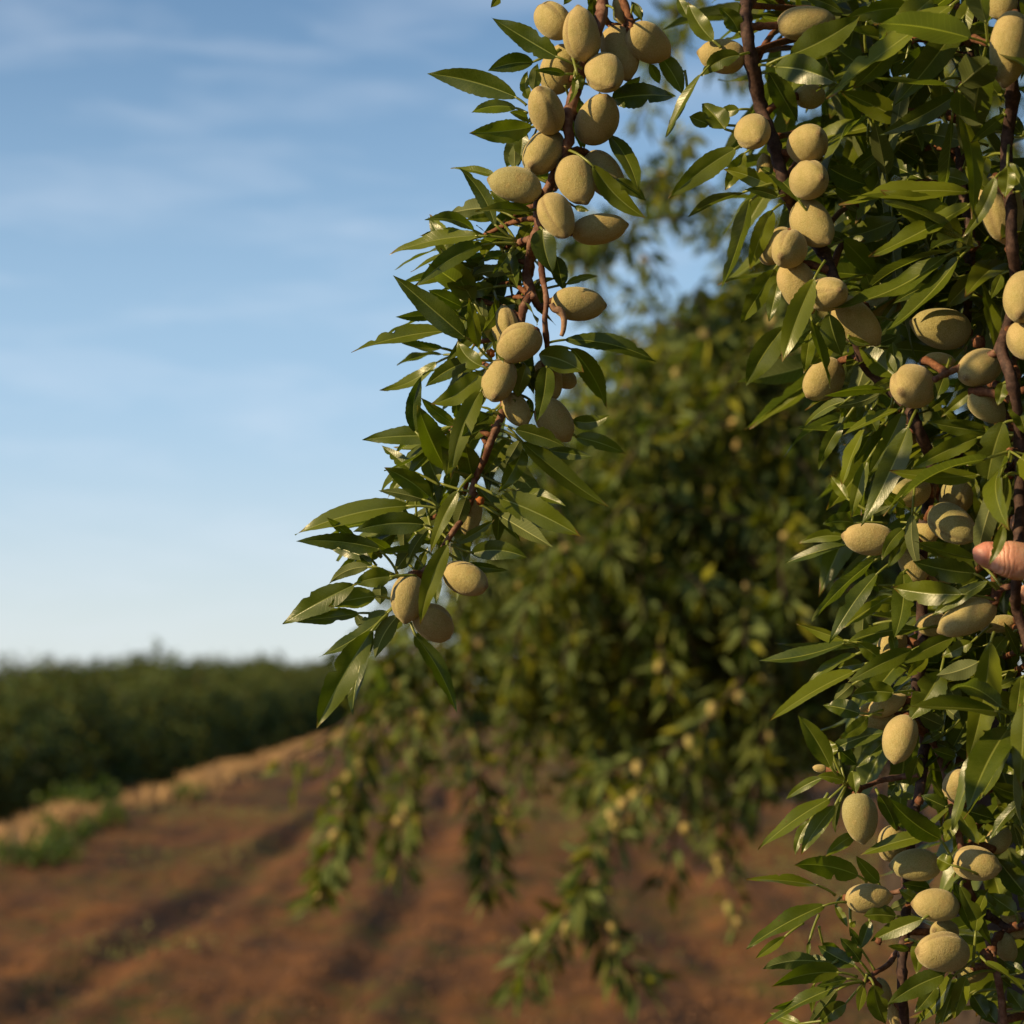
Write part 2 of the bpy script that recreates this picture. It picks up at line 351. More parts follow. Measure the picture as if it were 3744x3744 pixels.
ALM = {
1: """1005 150 300 262 150 0 0.6 40
1213 238 395 275 98 + -1.2 -50
1385 515 315 275 -65 + -1.6 80
1480 375 400 262 -72 0 1.2 x
1690 300 350 262 -35 0 0.5 90
1060 490 360 285 62 0 2.4 x
955 775 345 278 105 + -1.8 20
1318 840 375 300 68 0 -0.6 120
940 1075 320 305 228 0 -0.2 x
740 1312 388 252 166 + -1.8 120
1175 1275 372 268 -66 0 -1.4 100
1370 1230 385 280 -52 0 1.6 x
1040 1530 352 272 -68 + -2.4 25
1335 1615 402 240 8 0 -0.6 150
1488 70 210 125 -80 0 1.4 x
1340 20 200 90 80 0 2.2 x""",
2: """1472 500 322 215 -4 0 -1.0 140
1120 740 292 225 215 0 -2.4 60
1045 650 280 190 96 + -0.6 20
1008 950 272 228 -105 0 -1.5 x
1110 1125 220 160 -55 0 -0.2 x
1295 950 262 180 -80 0 1.4 x
1385 935 180 140 -30 0 2.6 x
1335 1185 290 205 -55 0 0.6 120""",
3: """955 785 290 205 -98 0 -0.8 60
1100 935 275 210 -42 0 0.6 -70
1292 668 284 214 -20 0 -0.6 150
1322 295 260 150 -100 0 1.2 20""",
4: """345 292 255 180 172 0 1.5 x
782 115 305 178 8 0 1.2 60
512 695 205 190 -60 + -2.0 90
795 755 232 208 42 + -1.5 90
805 950 225 206 15 + -1.7 x
825 1175 285 215 -50 0 -1.2 120
695 1320 216 202 215 + -2.4 60
625 1300 220 180 230 0 1.0 x
748 1510 300 200 -62 0 0.5 x
908 1545 218 202 20 + -2.4 -20
1050 1690 330 205 -45 0 0.2 100
575 885 155 110 100 0 2.4 x
810 505 170 130 0 0 2.5 x
1495 1720 322 214 170 0 -1.0 x
1855 255 400 218 -98 0 -6.5 x
1800 -10 250 190 -75 0 -5.5 x
1815 1100 370 248 -80 0 0.5 30""",
5: """1220 735 320 295 200 + -2.2 110
1645 610 310 262 215 + -1.8 150
1695 850 290 205 -40 0 -0.2 x
1925 150 340 290 -100 0 -6 x
1960 430 290 240 -30 0 -5.5 x
640 680 325 240 228 0 3.2 x
1205 1400 270 195 -165 0 -0.6 x
1475 1610 335 252 -36 + -2.2 40
1510 1405 290 250 60 0 1.2 20
935 1700 340 212 174 0 -0.6 x
1285 1680 200 160 10 0 0.6 x
1050 185 280 180 20 0 4.0 x
1385 565 210 130 0 0 3.0 x
1185 1040 170 150 0 0 2.5 x""",
6: """1215 470 250 165 130 0 -0.2 x
1300 570 220 120 150 0 0.4 x
1565 806 405 245 206 0 -2.0 160
1345 845 220 150 187 0 0.2 x
1760 850 260 120 190 0 1.2 x
1085 985 215 185 -120 0 1.6 x
1055 1365 260 150 25 0 0.2 x
985 1480 270 150 15 0 0.6 x
925 1395 130 90 200 0 1.2 x
1140 1585 320 235 -104 0 -2.0 140""",
7: """875 610 326 228 -80 0 -1.6 -120
1080 775 250 190 -100 0 1.2 x
1235 915 328 207 180 0 -1.2 x
1625 910 302 225 -8 + -1.4 -60
935 1120 302 192 3 0 -1.0 120
1365 1170 306 208 176 + -1.6 110
1407 1475 365 265 175 0 -2.6 60
1420 1340 200 170 170 0 0.2 x
1512 400 240 214 75 + -1.0 90
1772 750 190 165 60 0 2.0 x
1015 1735 210 150 100 0 1.4 x
1100 1860 200 115 -80 0 1.8 x
1595 1600 230 130 10 0 1.2 x
1850 1250 140 95 170 0 1.6 x
1895 1340 160 100 0 0 2.4 x
1820 1440 200 140 -70 0 2.6 x
622 292 95 62 170 0 1.0 x""",
}
# base x y, tip x y, apparent width, bend (to the left walking base to tip), side, depth offset in cm, petiole start
LEAF = {
1: """1040 405 575 125 160 0 T -1.5 1215 485
868 442 548 500 130 -18 T 1 1060 350
755 690 120 520 175 -30 T -0.6 822 745
755 765 430 795 95 -30 U 0.4 825 800
860 898 415 940 160 10 T -0.8 900 890
838 858 700 790 62 -14 T 0.5
840 700 830 500 75 25 T 1.2
870 640 895 450 90 0 U 2
805 925 680 1190 150 0 U 2.5
790 940 760 1180 100 10 T 2.8
735 1180 740 1010 90 0 U 2
595 1240 285 1190 52 -10 T 1 655 1250
600 1600 345 1185 110 -40 T -1 750 1700
852 1488 460 1490 78 -8 T -0.8 890 1480
560 1470 280 1510 145 -10 U 1.4
600 1530 390 1550 62 0 T 1
290 1880 135 1515 135 -20 T 1.6
1095 525 875 500 56 -12 T -2 1190 525
1180 530 1215 638 66 0 T -2
1155 540 1110 742 48 30 T -1.8
1425 700 1880 683 165 20 T 1 1330 660
1470 650 1622 540 84 -20 T 0.8
1750 380 1925 670 135 16 T 2.4
1695 450 1762 592 76 0 T 2.2
1395 940 1612 1350 125 34 T 0.8
1290 1165 1665 1540 145 -34 T -2.4
1440 1270 1668 1418 92 10 T -1
1960 640 1805 975 60 10 T 2
660 -60 570 54 66 0 T 0
1150 -60 1080 35 60 0 T 1
1290 150 1292 -40 84 0 T 2
1330 120 1250 -60 70 0 T 1.8
1640 120 1560 10 60 0 T 1
1570 30 1640 150 50 0 T 0.5
1160 1460 1265 1490 45 0 T 1.5
880 940 870 1130 70 0 T 2.6
1200 700 1230 1060 90 0 T 3
1160 820 1210 1060 90 10 T 3.2
1440 60 1475 165 14 -25 U -2
890 1540 660 1560 110 0 T 2
860 1590 700 1830 95 0 T 1.8
700 1440 560 1350 80 0 T 2.2
820 1560 640 1500 100 0 T 2.6
620 1560 700 1870 95 0 U 2.4
820 1780 690 1920 70 0 U 1.8
900 1700 780 1910 120 0 T 2.6""",
2: """880 100 360 210 82 -26 T -1.2 1110 130
915 150 525 392 108 -26 T -1.6 1105 150
740 260 590 -10 105 0 T 1
810 702 380 332 140 0 T -2 840 715
705 660 135 785 88 -26 T -0.6 800 640
856 492 680 190 155 0 T 0.8 945 655
975 400 780 462 88 -8 T 1.2 1140 400
790 520 590 420 95 0 T 1.8
650 560 395 577 66 6 T 1.4
885 765 828 462 80 0 T -2.2 960 830
910 645 905 470 62 0 U 0.6
1065 200 965 322 64 8 T -1.2
1062 320 840 345 72 -24 U 0.4 1130 360
1262 58 1328 330 142 -16 T -2.4
1340 215 1388 430 95 0 T 1.5
1400 385 1590 338 44 14 T 1
1112 500 940 562 92 -14 T 1 1150 430
905 868 762 715 112 26 T -2
905 890 600 1090 130 40 T -1.4
850 830 570 990 105 -20 T -0.2
515 1260 552 922 92 30 T 0 700 1450
745 1212 545 1050 78 10 T -1.2 800 1260
775 1180 738 1045 66 0 T 1
690 1472 528 1098 150 10 T -0.8
905 1005 722 1535 125 -34 T -2.2 930 960
962 1145 785 1282 105 0 T -1.2
945 1150 845 1305 95 10 T -0.4
1105 1065 930 1270 62 -10 T -1
1165 860 1110 1060 90 0 T -1.4
1285 870 1225 1196 108 14 T -3
1240 800 1505 906 150 20 T -2.6
1430 760 1637 1112 125 26 T 0.4
1390 712 1930 838 105 34 T -1
1440 1185 1658 1155 84 -26 T 0.8
1455 1285 1750 1382 92 12 T 1
1290 1362 1560 1402 74 0 T 1.2
1098 1240 1392 1340 118 10 T -2
1140 1310 1652 1697 115 -16 T -1.4 1060 1230
1130 1300 1046 1445 84 0 U -0.8
1145 1350 1000 1612 112 14 T 0
1075 1280 915 1510 95 0 T 1.5
705 1285 200 1302 108 -14 T 0.2 780 1285
505 1492 315 1335 72 0 T 0.8
600 1642 330 1465 125 -16 T -1 655 1700
650 1560 558 1335 118 0 T 1.8
855 1555 800 1300 140 0 T 1.8
560 1652 295 1600 64 -8 U 0.4 640 1690
645 1700 598 1480 84 0 T 2
600 1690 680 1560 60 0 T 2.6
700 1600 760 1450 90 0 T 3
1005 1642 1492 1872 165 14 T -1.4 868 1568
1003 1742 1322 1932 100 0 U -0.4 892 1682
1100 1605 1400 1692 66 14 T 0.6
940 880 800 1080 90 0 T 2.6
930 940 900 1110 70 0 T 2.8
700 330 850 480 80 0 T 2.2
1080 260 1120 420 80 0 T 2
1140 200 1060 330 90 0 T 2.4
1230 380 1260 560 70 0 T 1
1110 130 900 100 70 0 T 2.2
1080 440 1140 600 70 0 U 2.2
1300 880 1180 1000 90 0 T 0.4
1130 1050 1180 1240 50 0 T 0.6
960 1180 870 1290 60 0 U 1.8
970 1130 880 1100 16 0 T -0.5
1190 1060 1160 1230 70 0 T 1.5
1240 1150 1330 1250 80 0 T 1.5""",
3: """962 240 287 412 122 -34 T -1.2 1130 258
1055 352 630 392 135 -26 T -2 1098 372
790 496 294 450 108 -22 T -1.6 890 642
640 440 472 308 62 0 T -0.8
735 552 460 460 84 0 T 0.4 765 592
1070 506 778 516 48 -8 T 0.8
722 600 488 700 76 -30 U -0.6 880 650
850 656 634 700 118 -8 T -1.8 1000 655
640 704 214 937 138 -8 T -1
762 772 480 832 118 -8 T -0.4 858 792
665 870 260 916 84 8 T 0 800 886
965 505 880 620 92 0 U 1
1075 372 945 602 62 -18 U 0.8
922 250 930 560 84 0 U 1.6
1250 150 1085 522 80 -16 T -2.8 1330 60
1296 190 1215 416 90 0 U -1.8
1235 460 1462 320 62 -10 T -0.8
1325 522 1662 552 118 34 T -0.6 1205 470
1290 585 1545 622 54 0 T 0.6
1490 262 1480 462 78 0 T 1.2
1185 468 1025 942 112 -22 T -3.6
1128 620 1118 822 60 0 T -0.5
822 884 430 1130 74 20 T -0.8
738 975 414 1552 172 -14 T -1.8 832 878
746 970 626 1472 100 -26 T -0.8 832 890
892 888 760 1136 105 -20 U -0.6
990 1000 1240 1462 96 26 T -0.8 968 930
832 862 654 940 86 8 U -0.4
790 700 790 822 90 0 U 0.8
742 592 664 530 52 0 T 0
1000 640 1070 480 60 0 T 1.4
870 520 700 420 60 0 T 2
960 880 830 985 60 0 T 0.8
1030 980 1000 1080 60 0 T 0.8
1180 400 1000 470 70 0 T 2.2
1000 300 1110 440 90 0 T 2.4
1060 250 1080 60 90 0 T 2
930 300 880 130 60 0 U 2.2
700 960 640 870 60 0 U 1
1130 290 1240 130 80 0 U 1.2""",
4: """420 780 60 1046 120 -14 T -1 445 770
238 388 48 722 48 -10 T -1 330 300
462 1010 163 1140 50 -18 U 0
490 1045 335 1532 78 14 U 0.4
300 215 165 8 100 16 T 0.4 340 250
166 95 112 -12 62 0 T 1
440 290 238 402 95 -26 T -1
432 172 325 40 95 -16 T 0.8
450 200 440 10 45 0 T 1
360 682 238 545 115 -8 T 0.6 412 692
275 655 172 612 84 0 T 1
435 575 330 590 62 0 T 0.4 500 577
465 800 360 1002 84 0 T 0.4
640 1000 352 890 95 -14 T 0.2
752 1062 528 870 66 -20 T -2
640 1036 462 995 54 -10 T -0.6
608 1102 490 1424 100 -10 T -0.4
622 1412 444 1700 115 0 T -0.4
640 1480 592 1692 68 0 T 0.6
830 1462 660 1905 130 -10 T -3
905 1650 975 1872 125 -8 T -2.6
702 290 1072 82 155 -18 T -3
622 352 952 442 145 18 T -2.4
700 300 965 250 95 0 T 1
590 380 742 642 125 0 T 0.6
790 -10 985 72 62 14 T 0
1330 40 985 105 115 -16 T 0.5
1450 -10 1195 216 130 0 T -2
1562 20 890 516 100 -14 T -9
1605 100 1250 552 150 14 T -6
1655 -20 1560 292 92 0 T -6
1262 230 1030 466 112 10 T -1
1425 250 1262 400 90 0 T 0
1602 478 1165 712 100 18 T -5
1300 642 962 478 135 -10 T 1
1320 700 1010 890 95 0 T 2
1290 742 1048 930 62 0 U 1
905 880 1106 972 122 -10 T 0.6
1642 1012 958 1076 95 -34 T -5
1605 1252 1175 998 175 -8 T -4
1652 1070 1114 1352 95 10 T -6
1642 962 1416 930 92 -18 T -2
1740 690 1850 640 70 0 T -2
1622 742 1328 690 118 0 T -2
1640 812 1712 478 74 0 T -3
1830 600 1650 755 64 0 T -3
1742 420 1590 332 112 -10 T -2
1270 1150 960 1252 125 14 T 1
1380 1300 1158 1502 150 10 T 2
980 1260 1162 1452 112 0 T 1
1622 1392 1470 1268 66 0 T 1
1560 1470 1238 1600 74 -20 T -1.5
1690 1440 1790 1300 60 0 T 0
1780 930 1605 1252 74 20 T -5
1932 1002 1838 848 95 0 T -5
1845 870 1830 1042 90 10 T -6
1270 590 1400 640 60 0 T 0
1560 280 1400 180 90 0 T 1
1480 300 1380 460 60 0 T 1
1500 420 1500 620 100 0 T 0
1180 560 1290 410 100 0 T 2
1100 120 1260 30 70 0 T 2
1440 140 1560 20 60 0 T 1
1140 820 1290 760 90 0 T 2.4
1230 760 1390 860 80 0 T 2
1210 850 1400 940 80 -8 T 1.2
940 980 1100 1060 80 0 T 2
1420 1020 1200 1060 90 0 T 1
1360 1080 1200 1150 90 0 T 2
1500 1180 1300 1280 110 0 T 1.2
1500 1450 1380 1260 80 0 T 2
1450 1560 1330 1380 60 0 U 1.6
1100 1440 1140 1560 90 0 T 2
1060 1500 1260 1580 90 0 T 3
1740 1000 1620 870 80 0 T -1
1700 200 1560 260 80 0 T 1
1800 500 1700 380 100 0 T -1
1740 820 1660 1000 90 0 T 0
1932 720 1800 560 90 0 T -3""",
5: """570 300 690 735 64 -8 T -2.4 560 270
395 340 147 722 175 -14 T -1
560 380 520 640 90 0 T 0
700 470 560 590 80 0 T 1
800 412 945 452 52 -10 T -1
1102 662 868 468 160 0 T -2.6
1105 640 1085 438 100 0 T -2.6
1062 752 640 790 58 -26 T -2.4
1010 770 700 850 66 20 U -1.6
790 820 520 988 62 -30 T -1.8
1072 690 948 742 64 0 T -2.6
1130 870 760 1046 54 -14 T -3
1152 890 928 1302 130 14 T -2.4
1190 985 884 1622 155 22 T -4.5 1240 880
920 880 985 1016 110 0 T -1
770 960 612 1262 92 -22 T 0.4
905 1000 762 1372 72 -10 T 0
940 1040 838 1222 62 0 T 1
925 1200 820 1572 92 -8 T -1
800 1450 688 1298 72 0 T 0.4
842 1602 640 1612 112 -16 T 0
775 1690 485 1735 84 -24 T -0.6
790 1745 395 1862 70 -12 T 0.2
1170 1500 1000 1390 64 -8 T -1.4 1280 1580
1215 1542 1262 1905 84 -26 U -3.4
1160 1640 1020 1842 92 -20 T -2
1182 1685 1055 1895 78 0 T -1.6
1622 1832 1218 1715 84 12 T -1
1645 1050 1198 1266 115 -12 T -1
1722 1016 1308 950 115 10 T 1
1642 1292 1068 1268 105 26 T -1.8
1802 948 1686 1424 205 -16 T -3
1815 1290 1760 1652 92 10 T -4.2
1620 1382 1735 1700 120 0 T -1
1622 742 1400 922 66 -8 T -2
1800 700 1762 852 84 0 T -3
1860 780 1950 1045 125 0 T -3
1120 170 1000 330 60 0 T 3
1640 0 1430 216 130 0 T -4
1750 490 1650 28 84 -10 T -3.4
1790 0 1720 162 70 0 T -2
1700 250 1590 300 60 0 T 1
1640 240 1740 120 40 0 T 1
1540 492 1478 562 76 0 T -0.4
1000 450 1120 400 70 0 T 2.4
1100 300 1480 480 150 0 T 3
1080 480 1470 520 120 0 T 3.4
1300 620 1460 590 60 0 T 2.4
1420 660 1360 820 90 0 T 1
1320 880 1480 760 90 0 T 3
1560 680 1480 760 60 0 T 1
1150 800 1240 900 90 0 T 1
830 950 760 830 110 0 T 2
900 850 1000 800 90 0 T 2
1500 1000 1400 860 100 0 T 3
1640 1180 1560 1230 66 0 T -1
1150 1280 1230 1180 70 0 U 1
1640 1450 1600 1290 50 0 T 0
1140 1600 1120 1440 60 0 T 1.4
980 1420 1110 1540 90 0 T 1.4
960 1550 1080 1490 50 0 U 1
1932 1280 1840 1420 60 0 T -1
1850 1450 1900 1300 50 0 U -1""",
6: """1700 570 1334 797 86 -10 T -3.4
1622 520 1214 442 155 14 T -3
1550 410 1220 340 95 -8 T -1
980 430 568 826 78 -22 U -1
990 520 680 972 115 -22 T -1.6
1022 700 755 880 76 -10 T -0.4
1155 500 1095 942 140 22 T -1.4
1540 655 1083 612 165 14 T -3
1780 590 1570 660 80 0 T -1
782 952 474 845 66 0 T 0
782 965 214 1082 84 26 T -0.8 860 1000
862 1036 538 1238 62 -26 T -0.6
902 1100 738 1122 84 0 T 0
848 1146 292 1472 96 -16 T -1.4
1272 882 784 967 88 -26 T -1.6
1482 930 1142 1104 115 -10 T -2
1225 1010 798 1222 115 -14 T -2
1002 1062 858 960 102 0 T -0.6
832 1232 708 1342 84 0 U 0
1096 1290 814 1312 128 -20 T -1.2
1312 1060 1178 1192 74 0 T -0.6
1642 1088 1368 1176 128 14 U -1
1400 1150 1190 1468 190 14 T -2.8
1716 958 1560 1756 190 34 T -4 1740 900
1812 930 1702 1102 96 -10 T -1
880 1422 638 1368 115 -10 T -1
932 1440 745 1582 92 14 T -2
1042 1542 648 1692 105 -26 T -2
1032 1600 846 1772 84 0 T -1
692 1772 484 1434 140 -14 T -1.8
702 1692 680 1588 92 0 T -0.4
720 1790 690 1680 80 0 U 0.5
1522 1462 1422 1378 66 0 U -0.6
1412 1500 1258 1430 112 0 U 0.4
1872 1602 1668 1530 96 0 T -2
1915 1180 1865 1532 115 0 T -3
1852 1580 1640 1982 92 0 T -4
1402 1540 1264 1620 54 0 T -1
1492 1700 1340 1650 74 0 T -0.6
1934 1350 1905 1900 150 0 T -9
1252 1700 1198 1884 115 0 T -0.8
1800 215 1703 472 72 12 T -12
1000 600 900 480 70 0 T 1.4
900 440 820 560 60 0 T 1
1000 640 960 470 90 0 T 2
1100 700 900 740 110 0 T 1.4
900 800 890 960 90 0 U 1
960 850 860 880 60 0 T 1.2
1080 900 1110 1040 60 0 T -1
1600 960 1400 1060 90 0 T 0.4
1440 1230 1520 1380 110 0 U 1
1500 1180 1540 1400 70 0 T 0.8
1600 1500 1460 1340 100 0 T 2
1640 1700 1440 1600 120 0 T 2
1860 1380 1700 1280 120 0 T 1
1880 1200 1740 1260 60 0 T -1
1900 1050 1800 830 60 0 T -1
1700 1650 1840 1480 100 0 T 1
740 1650 860 1750 100 0 T 1.4
1240 1500 1150 1650 80 0 T 2
1300 1250 1400 1420 90 0 T 1.6
1500 620 1640 560 80 0 T 0""",
7: """775 375 598 342 76 -14 T -1
640 350 400 490 64 -16 T -0.4
832 308 850 458 76 0 T -2
690 482 224 815 98 -24 T -1.4 775 400
720 530 500 846 105 -20 T -1.4 780 410
560 622 464 852 66 -20 T -0.4
752 500 722 706 46 -14 U -0.6
852 715 658 858 88 -14 T -1
995 455 1116 698 100 14 T -1.6 980 420
1402 748 1064 480 150 26 T -2.4 1472 890
1330 718 874 852 92 -20 T -2.6
872 982 458 912 150 -26 T -1 920 1020
1002 1022 852 850 88 10 T -0.6
612 1042 148 1002 62 -12 T -0.6 720 1105
655 1168 148 1448 108 -22 T -1.6 790 1150
400 1368 208 1512 64 0 T -0.8
1466 912 1372 868 118 0 T -2.8
1285 1258 946 1402 108 -14 T -2.4
1112 1242 900 1238 112 -10 T -1
1242 1132 1128 1068 76 0 T -0.4
1330 1060 1150 1030 80 0 T 1
942 1270 880 1452 84 0 T -0.6
872 1430 808 1308 54 0 T -0.2
880 1530 748 1378 92 -8 T -1
852 1560 608 1428 112 10 T -0.6
610 1530 248 1580 105 -30 U -0.4
742 1600 308 1694 130 -26 T -1.6 860 1630
800 1640 598 1690 66 0 U -0.6
722 1695 262 1940 76 -14 T -2
560 1752 312 1834 54 0 T -0.4
732 1710 543 1945 76 0 U -1
792 1800 618 1942 104 -20 T -1
580 1680 570 1862 52 0 T 0
552 1402 545 1522 28 0 T 0
500 1932 298 1860 64 0 T 0.4
968 1680 1042 1936 135 -14 T -2
905 1690 870 1852 64 0 T 0
1424 1614 1054 1812 145 -20 T -2
1484 1614 1228 1940 84 14 T -1.4
1372 1690 1228 1862 104 0 T -0.6
1562 1630 1480 1905 110 0 T -1.4
1502 1640 1400 1940 120 0 T -0.4
1240 1400 1238 1614 92 14 T -1
1192 1450 1056 1430 46 0 T 0
1680 1530 1940 1724 44 14 T -3
1622 1340 1702 1062 92 14 T -2.6
1520 1040 1722 1424 92 -8 T -1.6
1480 1020 1602 1342 90 0 T 0
1482 612 1420 765 92 0 T -0.6
1512 560 1642 782 110 0 T -0.4
1660 540 1640 660 0 0 T 0
1560 560 1752 620 118 0 T 0.6
1722 308 1546 438 125 -14 T -2.4
1842 110 1650 492 92 -18 T -3
1940 462 1700 382 96 14 T -2
1934 480 1704 762 66 -14 T -3
1932 620 1758 520 118 0 T -0.6
1432 540 1270 462 94 0 T -0.8
1424 484 1318 330 34 10 T -0.8
1940 1100 1750 860 150 0 T 0.4
1882 1222 1700 1092 130 0 T 0.6
1932 800 1878 832 70 0 T -1
1932 1600 1800 1530 60 0 T -1
1340 60 1300 130 60 0 T -1
1110 400 1060 480 60 0 T 1
1260 470 1060 400 100 0 T 1.4
1200 1140 1060 1200 70 0 U 1
1000 1260 1080 1180 60 0 T 1
720 1170 800 1310 50 0 T 0
820 1310 850 1270 40 0 T 0
640 1420 780 1520 80 0 T 1.4
560 1500 720 1560 50 0 T 1
1480 1800 1360 1932 100 0 T 1.4
1640 1780 1760 1932 120 0 T 1
1740 1600 1860 1700 60 0 T 0.4
1932 1850 1820 1700 100 0 T 0
1600 1740 1700 1900 110 0 T 0.6
1700 880 1860 1000 110 0 T 1.6
1620 1080 1760 1200 100 0 T 1.8
1560 700 1480 820 90 0 T 1.4
1860 640 1932 560 90 0 T 1
1940 200 1800 60 120 0 T -1
1740 260 1900 330 60 0 T -1
1560 60 1440 160 90 0 T 1.2
1500 180 1360 120 70 0 T 0""",
}

# ------------------------------------------------------------------ ground
def smooth01(x): x = max(0.0, min(1.0, x)); return x * x * (3 - 2 * x)
def fbm(x, y, s, o=3):
    v = 0; a = 1
    for i in range(o): v += a * noise.noise(V((x * s, y * s, 7.3 * i))); s *= 2.1; a *= 0.5
    return v
RUTS = ((-2.15, 0.16, 0.045), (-0.75, 0.14, 0.035), (1.1, 0.2, 0.03))
def height(x, y):
    z = 0.05 * fbm(x, y, 0.35, 2) + 0.030 * fbm(x + 9, y * 0.8, 1.5, 3) + 0.02 * fbm(x, y + 4, 7.0, 2)
    wob = 0.25 * noise.noise(V((0.0, y * 0.12, 3.3)))
    for c, w_, d in RUTS:
        e = (x - c - wob) / w_; d *= 0.05 + 1.7 * max(0, 0.5 + noise.noise(V((c * 7, y * 0.22, 1.7)))); z += -d * math.exp(-e * e) + 0.5 * d * math.exp(-((abs(e) - 1.9) / 0.8) ** 2)
    bx = x + 4.55 + 0.25 * noise.noise(V((1.0, y * 0.15, 8.0)))
    z += 0.07 * math.exp(-(bx / 0.45) ** 2)
    z -= (3.4 - 0.011 * max(0, min(y, 220) - 40)) * smooth01((-0.25 - bx) / 4.2)
    return z
xs = [-600, -300, -150, -90, -60, -40, -30, -24, -20, -17, -14, -12, -10, -9, -8.4, -7.8, -7.2, -6.6, -6.2, -5.8, -5.5] + [-5.3 + 0.07 * i for i in range(150)] + [5.3, 5.7, 6.2, 7, 8, 10, 13, 18, 26, 40, 70, 130, 300, 600]
ys = [-30, -10, -4, 0, 3, 5, 6.5, 7.5] + [8.0 * (1.0105 ** i) for i in range(1, 230)] + [100, 120, 150, 190, 250, 350, 500, 800, 1200, 2000]
gv = [(x, y, height(x, y)) for y in ys for x in xs]; nx = len(xs)
gf = [(j * nx + i, j * nx + i + 1, (j + 1) * nx + i + 1, (j + 1) * nx + i) for j in range(len(ys) - 1) for i in range(nx - 1)]
m, nt, out = newmat('orchard_soil')
n_big = noise_(nt, 0.55, 4, 0.6, mscale=(1.6, 0.7, 1)); n_mid = noise_(nt, 3.2, 5, 0.65, mscale=(1.6, 0.6, 1)); n_fine = noise_(nt, 30, 3, 0.6)
c = mixc(nt, mrange(nt, n_mid, 0.36, 0.66), (0.050, 0.025, 0.012), (0.185, 0.080, 0.025))
c = mixc(nt, mrange(nt, n_fine, 0.4, 0.7, 0, 0.5), c, (0.20, 0.088, 0.034))
shade_streaks = mrange(nt, noise_(nt, 0.9, 4, 0.55, mscale=(2.2, 0.26, 1), dist=0.2), 0.47, 0.60, 0, 0.80)  # long dark streaks: ground shadow put into the soil colour
c = mixc(nt, shade_streaks, c, (0.030, 0.018, 0.012))
g1 = mrange(nt, n_big, 0.46, 0.57, 0, 0.85)
g2 = mrange(nt, noise_(nt, 6, 4, 0.6, mscale=(1, 0.5, 1)), 0.42, 0.60)
c = mixc(nt, math_(nt, 'MULTIPLY', g1, g2), c, (0.066, 0.064, 0.014))
bs = N(nt, 'ShaderNodeBsdfPrincipled'); bs.inputs['Roughness'].default_value = 0.95; bs.inputs['Specular IOR Level'].default_value = 0.1
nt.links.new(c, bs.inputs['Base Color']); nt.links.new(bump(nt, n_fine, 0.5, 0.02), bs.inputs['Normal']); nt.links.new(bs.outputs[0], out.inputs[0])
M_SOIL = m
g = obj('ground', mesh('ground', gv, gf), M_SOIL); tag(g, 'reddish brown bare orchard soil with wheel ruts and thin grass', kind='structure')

def simple(name, col, col2, rough=0.8):
    m, nt, out = newmat(name); b = N(nt, 'ShaderNodeBsdfPrincipled'); b.inputs['Roughness'].default_value = rough
    r_ = N(nt, 'ShaderNodeNewGeometry').outputs['Random Per Island']
    cc = mixc(nt, r_, col, col2); nt.links.new(cc, b.inputs['Base Color']); nt.links.new(b.outputs[0], out.inputs[0]); return m
M_DRY = simple('dry_grass', (0.26, 0.15, 0.062), (0.44, 0.27, 0.115)); M_GRASS = simple('green_grass', (0.08, 0.10, 0.02), (0.17, 0.17, 0.045))
def blades(name, pts, hmin, hmax, mat, label, seed):
    r = random.Random(seed); vs = []; fs = []
    for (x, y) in pts:
        z = height(x, y) - 0.01; h = hmin + (hmax - hmin) * r.random() ** 1.8; a = r.uniform(0, 6.28); b_ = r.uniform(0, 6.28); wd = h * 0.09 + 0.006
        lx, ly = math.cos(b_) * h * 0.45, math.sin(b_) * h * 0.45
        k = len(vs); dx, dy = math.cos(a) * wd, math.sin(a) * wd
        vs += [(x - dx, y - dy, z), (x + dx, y + dy, z), (x + lx, y + ly, z + h)]; fs.append((k, k + 1, k + 2))
    o = obj(name, mesh(name, vs, fs, smooth=False), mat); tag(o, label, 'grass', kind='stuff'); return o
r = random.Random(3); pts = []
while len(pts) < 26000:
    y = 12 * math.exp(r.random() * math.log(95 / 12)); x = r.gauss(-4.68, 0.22)
    if noise.noise(V((x * 0.9, y * 0.35, 5))) > -0.22 + 0.3 * r.random(): pts.append((x, y))
blades('dry_grass', pts, 0.03, 0.20, M_DRY, 'sunlit straw-coloured dry grass along the crest of the dirt bank', 5)
pts = []
while len(pts) < 16000:
    y = 12 * math.exp(r.random() * math.log(60 / 12)); x = r.uniform(-4.4, 3.6)
    if noise.noise(V((x * 0.55, y * 0.22, 15))) > 0.02 + 0.25 * r.random(): pts.append((x, y))
blades('ground_cover', pts, 0.02, 0.055, M_GRASS, 'sparse low green weeds scattered over the red soil', 6)

vs, fs = [], []; r = random.Random(17)
for i in range(9000):
    y = 8.6 * math.exp(r.random() * math.log(30 / 8.6)); x = r.uniform(-4.3, 3.4); a = r.uniform(.005, .020) * (1 if r.random() < .93 else 1.6); k = len(vs); z = height(x, y) + a * .25
    q = [V((1, 0, 0)), V((0, 1, 0)), V((-1, 0, 0)), V((0, -1, 0)), V((0, 0, .8)), V((0, 0, -.8))]
    vs += [V((x, y, z)) + V((v.x, v.y, v.z)) * a * r.uniform(.6, 1.3) for v in q]
    fs += [(k, k + 1, k + 4), (k + 1, k + 2, k + 4), (k + 2, k + 3, k + 4), (k + 3, k, k + 4), (k + 1, k, k + 5), (k + 2, k + 1, k + 5), (k + 3, k + 2, k + 5), (k, k + 3, k + 5)]
M_CLOD = simple('clod_earth', (0.05, 0.025, 0.012), (0.18, 0.082, 0.032), 0.95)
